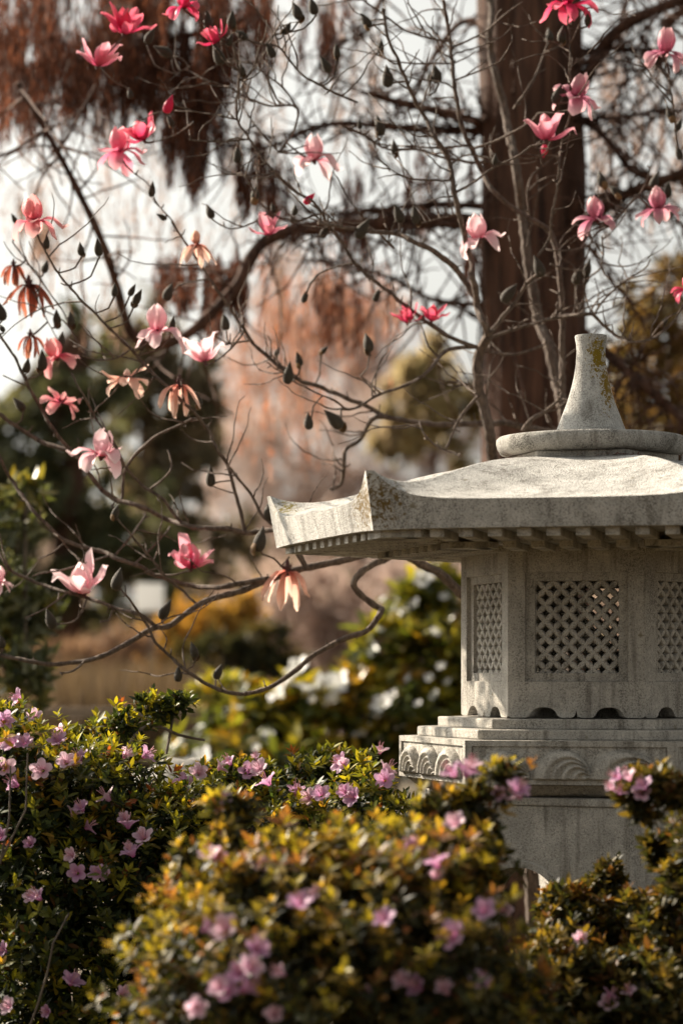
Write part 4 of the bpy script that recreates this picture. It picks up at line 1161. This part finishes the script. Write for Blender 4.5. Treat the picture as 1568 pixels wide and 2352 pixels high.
LIMB = [
    (pp(1150, 515, 1100, 510, 980, 508, 860, 515, 760, 522, 680, 528, 610, 552, 572, 600, 545, 655, 490, 715, 440, 762, 385, 788, 335, 788, 300, 765, 285, 720, 268, 660, 248, 590, 215, 510, 180, 440, 150, 380, 110, 310, 80, 255, 40, 190), 20, 5.5, CY, -.9),
    (pp(100, 300, 50, 335, 0, 360, -40, 375), 4, 3, 7.7, 0), (pp(132, 365, 100, 400, 75, 465), 3.5, 2.5, 7.7, 0), (pp(135, 345, 165, 300, 200, 235, 220, 195), 4.5, 3, 7.7, .2),
    (pp(1130, 290, 1060, 270, 960, 245, 900, 232, 850, 214), 13, 8, CY, -.2), (pp(1130, 300, 1000, 300, 900, 292, 820, 285, 760, 285, 700, 300, 640, 330, 560, 340, 470, 320), 11, 3, CY, .2),
    (pp(1120, 475, 1000, 470, 880, 480, 780, 492, 700, 488), 9, 4, CY, .3), (pp(1110, 60, 1060, 50, 1000, 120, 960, 200), 9, 4, CY, .2), (pp(1330, 205, 1360, 150, 1390, 100, 1430, 60, 1500, 25, 1580, -5), 17, 12, CY, -.2),
    (pp(1320, 120, 1390, 112, 1460, 115, 1510, 130, 1560, 170), 7, 5, CY, -.2), (pp(1320, 275, 1410, 270, 1490, 257, 1580, 252), 5, 3.5, CY, -.2), (pp(1330, 275, 1360, 290, 1410, 340, 1445, 390, 1500, 415), 9, 6, CY, -.1),
    (pp(1330, 520, 1385, 480, 1440, 445, 1490, 425, 1580, 395), 15, 12, CY, -.3), (pp(1300, 455, 1390, 450, 1460, 448, 1500, 470, 1568, 520), 5, 3, CY, -.3),
    (pp(1330, 760, 1384, 805, 1460, 870, 1568, 965, 1640, 1030), 13, 9, CY, -.5), (pp(1440, 855, 1415, 890, 1395, 930), 5, 3, 8.3, 0),
    (pp(480, 250, 430, 200, 380, 190, 300, 150, 180, 140, 60, 170, -40, 185), 9, 7, 9.4, 0), (pp(360, -40, 300, 30, 290, 120), 20, 10, 9.2, 0), (pp(620, 10, 560, 45, 500, 60, 440, 80, 340, 100), 5, 9, 9.0, 0), (pp(540, 630, 460, 618, 360, 615), 8, 4, 8.8, .2),
    (pp(1120, 700, 1000, 690, 900, 640, 800, 610, 700, 600), 7, 3, CY, .6), (pp(150, -30, 100, 40, 40, 80, -30, 90), 6, 5, 9.6, 0), (pp(880, -20, 850, 60, 760, 120, 700, 200), 5, 3, 9, 0),
    (pp(1450, -20, 1420, 60, 1440, 160, 1400, 260), 4, 3, CY, 0), (pp(1350, 560, 1400, 640, 1440, 690, 1480, 740), 4, 3, 8.2, 0), (pp(1520, 60, 1560, 30, 1600, 0), 12, 12, CY, 0)]
LK = []
for pts, r0, r1, Y0, dY in LIMB:
    n = len(pts)
    L = smooth_line([(p[0], p[1], Y0 + dY * i / (n - 1)) for i, p in enumerate(pts)], 16)
    rad = np.linspace(r0, r1, len(L)) * (1 + .10 * np.sin(np.arange(len(L)) * 1.3))
    LK.append(np.column_stack([L, rad]))
    mb = MB(); mb.tube(np.array([at(*p) for p in L]) - CYB, [P2M(r, p[2]) for r, p in zip(rad, L)], 9)
    link('limb', mb.mesh('limb', M_CYPBARK), cypress)
# bare twig tangle around the limbs
tw = MB()
AL = np.concatenate(LK)
pr = np.where((AL[:, 0] > 560), 1.0, .35); pr /= pr.sum()
for i in rng.choice(len(AL), 1000, p=pr):
    px, py, Y, r = AL[i]
    a = rng.uniform(0, 2 * math.pi); L = [(px, py, Y)]; st = rng.uniform(14, 34); bend = rng.normal(0, .07)
    for k in range(rng.integers(3, 9)):
        a += bend + rng.normal(0, .16); q = L[-1]
        L.append((q[0] + math.cos(a) * st, q[1] + math.sin(a) * st + 5, q[2] + rng.uniform(-.12, .12)))
    W = smooth_line([at(*q) for q in L], .06) - CYB
    tw.tube(W, list(np.linspace(P2M(min(3.4, r * .6), Y), P2M(1.2, Y), len(W))), 4)
link('twig_tangle', tw.mesh('twig_tangle', M_CYPBARK), cypress, 'stuff')

# hanging strands of dry foliage: (x0, x1, ytop0, ytop1, len0, len1, count, Y0, Y1, palette)
RUST = [(.12, .058, .038, 4), (.08, .038, .026, 4), (.20, .09, .05, 2), (.05, .026, .018, 3)]
RUSTL = [(.38, .20, .12, 3), (.30, .14, .08, 3), (.44, .30, .22, 2), (.22, .10, .06, 1)]
PALE = [(.30, .25, .21, 2), (.20, .15, .12, 2)]
CURT = [(-40, 620, -110, 110, 60, 150, 1500, 8.6, 10.2, RUST, 260), (-40, 500, 60, 230, 50, 130, 800, 8.6, 10.2, RUST, 170), (262, 345, -60, 130, 80, 160, 260, 8.8, 9.4, RUST, 8), (380, 540, 160, 300, 50, 120, 170, 8.8, 9.4, RUST, 14),
        (425, 500, 270, 380, 60, 100, 110, 8.6, 9.2, RUST, 4), (520, 640, 280, 400, 60, 110, 70, 8.6, 9.2, RUST, 9), (355, 565, 585, 630, 40, 100, 130, 8.7, 9.2, RUST, 12), (465, 560, 590, 690, 60, 140, 200, 8.6, 9.2, RUST, 7),
        (590, 900, 540, 720, 60, 170, 120, 9.5, 12.5, RUSTL, 60), (520, 740, 660, 900, 80, 220, 80, 10, 13, RUSTL, 40), (660, 870, 610, 700, 50, 110, 60, 9, 10, RUST, 12), (-40, 700, 180, 640, 60, 220, 250, 9.5, 12, PALE, 120), (560, 900, -60, 250, 60, 180, 110, 9.5, 12, PALE, 50), (600, 1080, 330, 520, 40, 110, 150, 8.8, 9.6, RUST, 24), (1040, 1120, 450, 640, 40, 110, 40, 8.8, 9.4, RUST, 4), (1330, 1568, 20, 420, 60, 140, 110, 8.8, 10, PALE, 30), (690, 800, -60, 60, 60, 140, 70, 9, 10, RUST, 7), (20, 130, 380, 560, 40, 90, 50, 9.5, 11, PALE, 9)]
V0, F0 = np.array([(0, 0, 0), (-.5, .35, .12), (.5, .45, .12), (0, 1, 0)], float), np.array([(0, 2, 1), (1, 2, 3)])
for (x0, x1, t0, t1, l0, l1, cnt, Y0, Y1, pal, ncl) in CURT:
    cx = rng.uniform(x0, x1, ncl); cw = rng.uniform(3, 13, ncl); cyt = rng.uniform(t0, t1, ncl); cY = rng.uniform(Y0, Y1, ncl)
    ci = rng.integers(0, ncl, cnt)
    sx = cx[ci] + rng.normal(0, 1, cnt) * cw[ci]; sy = cyt[ci] + rng.normal(0, 18, cnt); sY = cY[ci] + rng.normal(0, .08, cnt); sl = rng.uniform(l0, l1, cnt)
    m = 15
    t = (np.arange(m)[None] + rng.random((cnt, m))) / m
    X = sx[:, None] + rng.normal(0, 2.4, (cnt, m)) + (np.sin(t * 3 + sx[:, None]) * 3); Yp = sy[:, None] + sl[:, None] * t
    Yd = sY[:, None] + rng.normal(0, .012, (cnt, m))
    T = np.stack([(X - CXP) / FPX * Yd, Yd, CAMZ + (HZN - Yp) / FPX * Yd], axis=2).reshape(-1, 3)
    n = len(T)
    D = unit(np.stack([rng.normal(0, .24, n), rng.normal(0, .24, n), -np.ones(n)], axis=1)); Nn = unit(rng.normal(size=(n, 3)))
    tv = V0 * np.array([.0046, .046, .004])
    me = scatter('foliage', tv, F0, frames(D, Nn), T - CYB, rng.uniform(.7, 1.5, n), pick_col(pal, n, .3), M_NEEDLE)
    link('foliage', me, cypress, 'stuff')

# ------------------------------------------------------------------ background trees and shrubs
QV, QF = np.array([(-.5, 0, .1), (.5, 0, .1), (.32, .6, -.05), (0, 1, .1), (-.35, .55, 0)], float), np.array([(0, 1, 2), (0, 2, 4), (2, 3, 4)])
def far_tree(name, label, cat, blobs, n, size, pal, base, trunk_r, mat=M_FAR, lo=.35, rough=.22, group=None, clump=30, up=.2, aspect=1.0, limbs=True, crown='crown', trunk_mat=None):
    B = Blobs(blobs)
    root = empty(name, tuple(base), label, cat, group)
    # clumps of leaves spread through the crown
    nc = max(20, n // clump)
    C, Nc = B.sample(nc * 2, lo, 1.05, rough, -1e9); C, Nc = C[:nc], Nc[:nc]
    k = rng.integers(0, len(C), n)
    spread = B.r.mean() * .13
    T = C[k] + rng.normal(0, 1, (n, 3)) * spread * rng.uniform(.4, 1.2, (n, 1))
    Ccol = pick_col(pal, len(C), .1)
    col = np.clip(Ccol[k] * .6 + pick_col(pal, n, .2) * .4, .004, .9)
    D = unit(rng.normal(size=(n, 3)) + Nc[k] * .5 + np.array([0, 0, up])); Nn = unit(rng.normal(size=(n, 3)) + np.array([0, 0, .4]))
    ok = T[:, 2] > .05
    tv = QV * np.array([.45 * size * aspect, size, size * .2])
    me = scatter(crown, tv, QF, frames(D, Nn)[ok], (T - np.array(base))[ok], rng.uniform(.6, 1.4, n)[ok], col[ok], mat)
    link(crown, me, root, 'stuff')
    top = B.c[np.argmax(B.c[:, 2])]
    ln = smooth_line([np.array(base) - np.array([0, 0, .1]), np.array(base) * .5 + top * .5 + rng.normal(0, .02, 3), top], .3)
    mb = MB(); mb.tube(ln - np.array(base), list(np.linspace(trunk_r, trunk_r * .25, len(ln))), 8)
    link('trunk', mb.mesh('trunk', trunk_mat or M_CYPBARK), root)
    if limbs:
        for c in B.c:
            j = rng.integers(len(ln) // 3, len(ln)); s0 = ln[j]
            l2 = smooth_line([s0, (s0 + c) / 2 + np.array([0, 0, .05 * np.linalg.norm(c - s0)]), c], .3)
            if np.linalg.norm(c - s0) < .05: continue
            mb = MB(); mb.tube(l2 - np.array(base), list(np.linspace(trunk_r * .4, trunk_r * .1, len(l2))), 6)
            link('limb', mb.mesh('limb', trunk_mat or M_CYPBARK), root)
    return root
def gb(px, Y): return (at(px, 0, Y)[0], Y, 0)
DARKG = [(0.115, 0.127, 0.0736, 4), (0.172, 0.172, 0.0966, 3), (0.0805, 0.092, 0.0506, 4), (0.276, 0.23, 0.115, 1)]
far_tree('evergreen_tree', 'dark green broad evergreen tree far behind the magnolia twigs', 'tree', [(40, 1080, 26, 150, 170), (200, 900, 26, 130, 130), (190, 760, 26, 70, 60), (100, 940, 26, 110, 70), (120, 1250, 26, 230, 190), (30, 1420, 26, 160, 180), (300, 1330, 26, 140, 180), (-120, 1100, 26, 150, 220)], 9500, .17, DARKG, gb(120, 26), .3, group='evergreen trees behind the magnolia')
far_tree('evergreen_tree', 'olive evergreen tree with light gaps in its thin top beside the pink bare tree', 'tree', [(330, 760, 30, 110, 80), (400, 860, 30, 120, 110), (300, 900, 30, 100, 110), (430, 1010, 30, 110, 130), (330, 1150, 30, 140, 150), (440, 1250, 30, 120, 150)], 4300, .2, [(.20, .17, .11, 4), (.15, .13, .09, 4), (.28, .22, .15, 2)], gb(370, 30), .28, group='evergreen trees behind the magnolia')
PINKB = [(0.508, 0.426, 0.385, 3), (0.459, 0.377, 0.336, 3), (0.426, 0.377, 0.353, 3), (0.508, 0.394, 0.328, 2)]
far_tree('bare_tree', 'rounded bare tree with rusty pink twigs in the far background', 'tree', [(690, 720, 34, 140, 140), (760, 860, 34, 170, 160), (600, 900, 34, 120, 160), (860, 760, 34, 100, 100)], 3400, .34, [(.42, .26, .19, 3), (.46, .33, .26, 3), (.36, .24, .18, 2)], gb(730, 34), .12, M_PALE, aspect=.16, clump=14, group='bare trees in the far background')
far_tree('bare_tree', 'wide pale mauve bare tree below the rusty one, far behind the roof corner', 'tree', [(640, 1060, 32, 180, 150), (840, 1060, 32, 190, 160), (1000, 1000, 32, 120, 140), (560, 1180, 32, 130, 130), (760, 1230, 32, 230, 150), (980, 1230, 32, 170, 160), (520, 1000, 32, 90, 130)], 5600, .32, PINKB, gb(780, 32), .12, M_PALE, aspect=.16, clump=14, group='bare trees in the far background')
far_tree('olive_tree', 'small olive-green tree between the cypress trunk and the pale bare tree', 'tree', [(950, 890, 22, 80, 50), (1050, 950, 22, 130, 100), (900, 1000, 22, 80, 60), (1000, 830, 22, 60, 70)], 2200, .13, [(.38, .32, .17, 3), (.28, .24, .12, 3), (.44, .36, .24, 1)], gb(1010, 22), .05, M_PALE)
GOLD = [(.24, .15, .045, 3), (.14, .10, .035, 4), (.34, .20, .09, 2), (.08, .07, .03, 3), (.38, .26, .16, 1)]
far_tree('golden_tree', 'golden brown leafy tree to the right of the cypress trunk', 'tree', [(1500, 760, 13, 90, 130), (1545, 660, 13, 60, 90), (1440, 880, 13, 90, 110), (1540, 930, 13, 120, 130), (1420, 1000, 13, 110, 80), (1640, 800, 13, 100, 200), (1480, 1150, 13, 200, 200)], 7500, .062, GOLD, gb(1540, 13), .1, clump=18)
far_tree('yellow_shrub', 'rounded yellow-orange shrub in the far background', 'shrub', [(480, 1440, 19, 110, 65), (560, 1430, 19, 70, 60), (390, 1490, 19, 70, 60), (470, 1520, 19, 160, 80)], 3600, .09, [(.52, .30, .06, 3), (.42, .24, .05, 3), (.30, .20, .06, 2)], gb(480, 19), .04, limbs=False, crown='foliage')
far_tree('dark_shrub', 'dark clipped round shrub beside the yellow one', 'shrub', [(560, 1500, 16, 95, 70), (500, 1540, 16, 80, 70), (640, 1560, 16, 90, 60)], 3000, .08, [(.03, .035, .018, 3), (.05, .05, .025, 2), (.12, .09, .03, 1)], gb(560, 16), .04, limbs=False, crown='foliage')
far_tree('twiggy_shrub', 'mauve-brown leafless shrub behind the white flowering shrub', 'shrub', [(720, 1430, 20, 130, 110), (880, 1400, 20, 140, 130), (640, 1530, 20, 110, 80), (800, 1540, 20, 180, 100), (1000, 1420, 20, 110, 130)], 3600, .22, [(.42, .34, .30, 3), (.34, .26, .22, 3), (.50, .42, .38, 2)], gb(800, 20), .03, M_PALE, aspect=.22, up=1.2, crown='foliage', group='leafless shrubs in the background')
far_tree('twiggy_shrub', 'low brown leafless shrub under the dark evergreen tree', 'shrub', [(250, 1530, 18, 90, 60), (150, 1560, 18, 110, 60)], 1300, .2, [(.30, .19, .15, 3), (.2, .13, .1, 3)], gb(200, 18), .03, aspect=.22, up=1.2, crown='foliage', group='leafless shrubs in the background')
far_tree('variegated_shrub', 'grey-green shrub with silvery leaves at the garden edge beside the magnolia limbs', 'shrub', [(20, 1190, 8.3, 60, 60), (60, 1130, 8.3, 40, 30), (30, 1370, 8.3, 70, 80), (90, 1420, 8.3, 60, 60), (0, 1480, 8.3, 80, 80), (60, 1560, 8.2, 60, 60), (-60, 1350, 8.3, 90, 260)], 2600, .05, [(.14, .16, .09, 3), (.06, .075, .03, 4), (.26, .28, .20, 2), (.30, .25, .05, 1)], gb(20, 8.3), .02, mat=M_BIG, clump=9, limbs=True, crown='foliage', trunk_mat=M_STEM)

# white flowering rhododendron --------------------------------------------
rb = [(960, 1420, 11.0, 80, 70), (1010, 1360, 11.0, 60, 50), (900, 1500, 10.9, 90, 70), (1000, 1530, 10.8, 90, 110), (860, 1600, 10.8, 110, 70), (740, 1630, 10.7, 130, 60), (600, 1650, 10.8, 120, 60), (520, 1610, 11.0, 70, 50), (950, 1660, 10.7, 150, 80), (640, 1740, 10.7, 260, 80)]
rbase = gb(850, 10.9)
rroot = far_tree('rhododendron_shrub', 'glossy-leaved shrub with large white flowers behind the azaleas', 'shrub', rb, 40, .06, DARKG, rbase, .02, crown='inner_leaves', trunk_mat=M_STEM)
BR_ = Blobs(rb)
P_, N_ = BR_.sample(640, .7, 1.05)
ros = rosettes(P_, N_, [(.05, .07, .02, 4), (.09, .11, .02, 4), (.20, .19, .025, 2.5), (.30, .21, .03, 1.2)], [(.32, .28, .03, 3), (.18, .19, .03, 3), (.46, .28, .03, 1.5)], k=8, tipfrac=.5)
bv, bf = leaf_tmpl(.125, .046, .22, .25)
Rm = frames(ros[1], ros[2])
big = rng.permutation(len(ros[0]))
vis = [j for j in big if 400 < CXP + ros[0][j][0] / ros[0][j][1] * FPX < 1070 and HZN - (ros[0][j][2] - CAMZ) / ros[0][j][1] * FPX < 1760]
vis = sorted(vis, key=lambda j: ros[0][j][1])[:300]
mask = np.ones(len(ros[0]), bool); mask[vis] = False
rbn = np.array(rbase)
link('foliage', scatter('foliage', bv, bf, Rm[mask], (ros[0] - rbn)[mask], ros[3][mask], ros[4][mask], M_BIG), rroot, 'stuff')
lm = [mesh_np('leaf', bv, bf, M_BIG, True, None, np.repeat(ros[4][vis[i * 29 % len(vis)]][None], len(bv), 0)) for i in range(10)]
lc = np.array([ros[4][vis[i * 29 % len(vis)]] for i in range(10)])
for j in vis:
    o = link('leaf', lm[int(np.argmin(np.abs(lc - ros[4][j]).sum(axis=1)))], rroot)
    o.matrix_basis = Matrix([list(Rm[j][r] * ros[3][j]) + [ros[0][j][r] - rbn[r]] for r in range(3)] + [[0, 0, 0, 1]])
WF = azalea_flower_mesh('white_flower', M_WHITE, 11, 1.05)
WFL = [(690, 1545, 2.2), (670, 1575, 2.4), (650, 1600, 2.0), (700, 1590, 1.8), (760, 1585, 2.4), (785, 1578, 2.2), (740, 1580, 2.0), (775, 1610, 1.8), (560, 1575, 1.5), (500, 1555, 1.3), (545, 1630, 1.6), (840, 1690, 1.8), (880, 1625, 1.8), (865, 1650, 1.6), (905, 1600, 1.6), (975, 1335, 1.8), (955, 1390, 1.6), (925, 1405, 1.4), (895, 1430, 1.6), (1000, 1455, 1.6), (1020, 1375, 1.5), (870, 1450, 1.2), (1015, 1535, 1.5), (1000, 1600, 1.5), (985, 1560, 1.4), (1030, 1570, 1.3), (960, 1620, 1.2), (720, 1610, 1.3), (620, 1690, 1.4), (590, 1720, 1.3), (880, 1380, 1.0), (940, 1560, 1.2), (470, 1750, 2.0), (430, 1770, 1.8)]
for px, py, s in WFL:
    h = BR_.hit(px, py, 9.3, 12.5) or 10.7
    o = link('flower', WF, rroot)
    d = Vector((random.uniform(-.8, .3), random.uniform(-.9, .2), random.uniform(.2, 1))).normalized()
    o.matrix_basis = Matrix.Translation(Vector(at(px, py, h - .06) - rbn)) @ d.to_track_quat('Z', 'Y').to_matrix().to_4x4() @ Matrix.Scale(s * (1.0 if s > 1.75 else .58), 4)

# dry ornamental grass ------------------------------------------------------
n = 5200
gx = rng.uniform(60, 470, n); gY = rng.uniform(14.5, 17.5, n)
T = np.stack([(gx - CXP) / FPX * gY, gY, np.zeros(n)], axis=1)
D = unit(np.stack([rng.normal(0, .16, n), rng.normal(0, .16, n), np.ones(n)], axis=1)); Nn = unit(rng.normal(size=(n, 3)))
gv = np.array([(-.5, 0, 0), (.5, 0, 0), (.35, .6, .0), (-.35, .6, 0), (0, 1, .05)], float) * np.array([.018, .98, 1]); gf = np.array([(0, 1, 2), (0, 2, 3), (3, 2, 4)])
me = scatter('dry_grass', gv, gf, frames(D, Nn), T, rng.uniform(.7, 1.15, n), pick_col([(.16, .115, .085, 3), (.12, .085, .06, 3), (.09, .065, .045, 2)], n, .15), M_FAR)
go = link('dry_grass', me, None, 'stuff'); go['label'] = 'tall tan dry grass standing behind the low timber rail'; go['category'] = 'grass'
# low rail -------------------------------------------------------------------
M_WOOD = bark_mat('weathered_timber', (.20, .15, .11), (.42, .34, .27), (4, 40, 40), .4)
rp = at(170, 1660, 11.5); rp[2] = 0
rail = empty('timber_rail', tuple(rp), 'low weathered timber rail in front of the dry grass', 'fence')
zt = at(0, 1636, 11.5)[2]
for z, h in ((zt, .022), (zt - .22, .02)):
    mb = MB(); mb.box((0, 0, z), (1.6, 0, 0), (0, .03, 0), (0, 0, h)); link('rail', mb.mesh('rail', M_WOOD, True, 30), rail)
for x in (-1.5, -.75, 0, .75, 1.5):
    mb = MB(); mb.box((x, .058, (zt - .03) / 2), (.03, 0, 0), (0, .026, 0), (0, 0, (zt - .03) / 2)); link('post', mb.mesh('post', M_WOOD, True, 30), rail)
# white panel on a post ---------------------------------------------------------
M_WP = petal_mat('white_plastic', [(0, (.80, .80, .79)), (1, (.82, .82, .81))], transl=.5)
wp_ = at(345, 1372, 18)
sg = empty('garden_sign', (wp_[0], wp_[1], 0), 'small white panel on a post beside the far yellow shrub', 'sign')
mb = MB(); mb.box((0, 0, wp_[2]), (.105, 0, 0), (0, .012, 0), (0, 0, .105)); o = part('panel', mb.mesh('panel', M_WP, True, 30), sg, bevel=.005)
mb = MB(); mb.box((0, .035, wp_[2] / 2 - .06), (.022, 0, 0), (0, .022, 0), (0, 0, wp_[2] / 2 - .06)); link('post', mb.mesh('post', M_WOOD, True, 30), sg)
# pale boulder -------------------------------------------------------------------
bm = bmesh.new(); bmesh.ops.create_icosphere(bm, subdivisions=4, radius=1)
for v in bm.verts:
    c = v.co
    f = 1 + .07 * math.sin(c.x * 9 + c.y * 4) * math.sin(c.z * 8 + 2) + .12 * math.sin(c.x * 3 + 1) * math.cos(c.y * 2.5) + .08 * math.sin(c.z * 5 + c.x * 4) + .03 * math.sin(c.y * 11 + c.z * 9)
    v.co = Vector((c.x * .20 * f, c.y * .25 * f, c.z * .30 * f))
me = bpy.data.meshes.new('boulder'); bm.to_mesh(me); bm.free()
me.materials.append(stone_mat('pale_rock', base=(.46, .44, .40), stain=.5)); me.polygons.foreach_set('use_smooth', [True] * len(me.polygons))
bo = link('boulder', me); bl = at(392, 1712, 6.6); bo.location = (bl[0], 6.7, .40); bo['label'] = 'pale upright rock showing through the gap under the arching azalea spray'; bo['category'] = 'rock'

# far woodland closing the view ----------------------------------------------------
n = 26000
gx = rng.uniform(-700, 2400, n); gY = rng.uniform(48, 75, n)
ztop = 2.2 + 1.6 * np.sin(gx / 160) * np.sin(gx / 71 + 1) + 1.1
T = np.stack([(gx - CXP) / FPX * gY, gY, rng.uniform(0, 1, n) ** .8 * np.maximum(.9, ztop)], axis=1)
D = unit(rng.normal(size=(n, 3)) + np.array([0, 0, .6])); Nn = unit(rng.normal(size=(n, 3)))
me = scatter('far_woodland', QV * np.array([.18, .5, .1]), QF, frames(D, Nn), T, rng.uniform(.6, 1.6, n), pick_col([(.46, .37, .32, 3), (.36, .28, .23, 3), (.26, .24, .15, 2), (.52, .43, .36, 1)], n, .2), M_PALE)
go = link('far_woodland', me, None, 'stuff'); go['label'] = 'hazy brown and olive woodland far behind the garden'; go['category'] = 'woodland'

# needle litter caught on the roof ---------------------------------------------------
n = 260
a = np.where(rng.random(n) < .6, rng.normal(.35, .22, n), rng.normal(-1.5, .15, n)); r = rng.uniform(.172, .215, n)
T = np.stack([LC[0] + r * np.sin(a), LC[1] - r * np.cos(a), np.full(n, Z0 + .499)], axis=1)
T[:, 2] = Z0 + np.where(r > .19, .485, .499)
D = unit(np.stack([rng.normal(size=n), rng.normal(size=n), rng.normal(0, .12, n)], axis=1)); Nn = np.tile(np.array([[0, 0, 1.]]), (n, 1))
me = scatter('needle_litter', V0 * np.array([.003, .016, .003]), F0, frames(D, Nn), T, rng.uniform(.6, 1.4, n), pick_col([(.22, .06, .03, 3), (.14, .04, .025, 2)], n, .2), M_NEEDLE)
go = link('needle_litter', me, None, 'stuff'); go['label'] = 'rusty needle litter caught under the lantern cap'; go['category'] = 'litter'
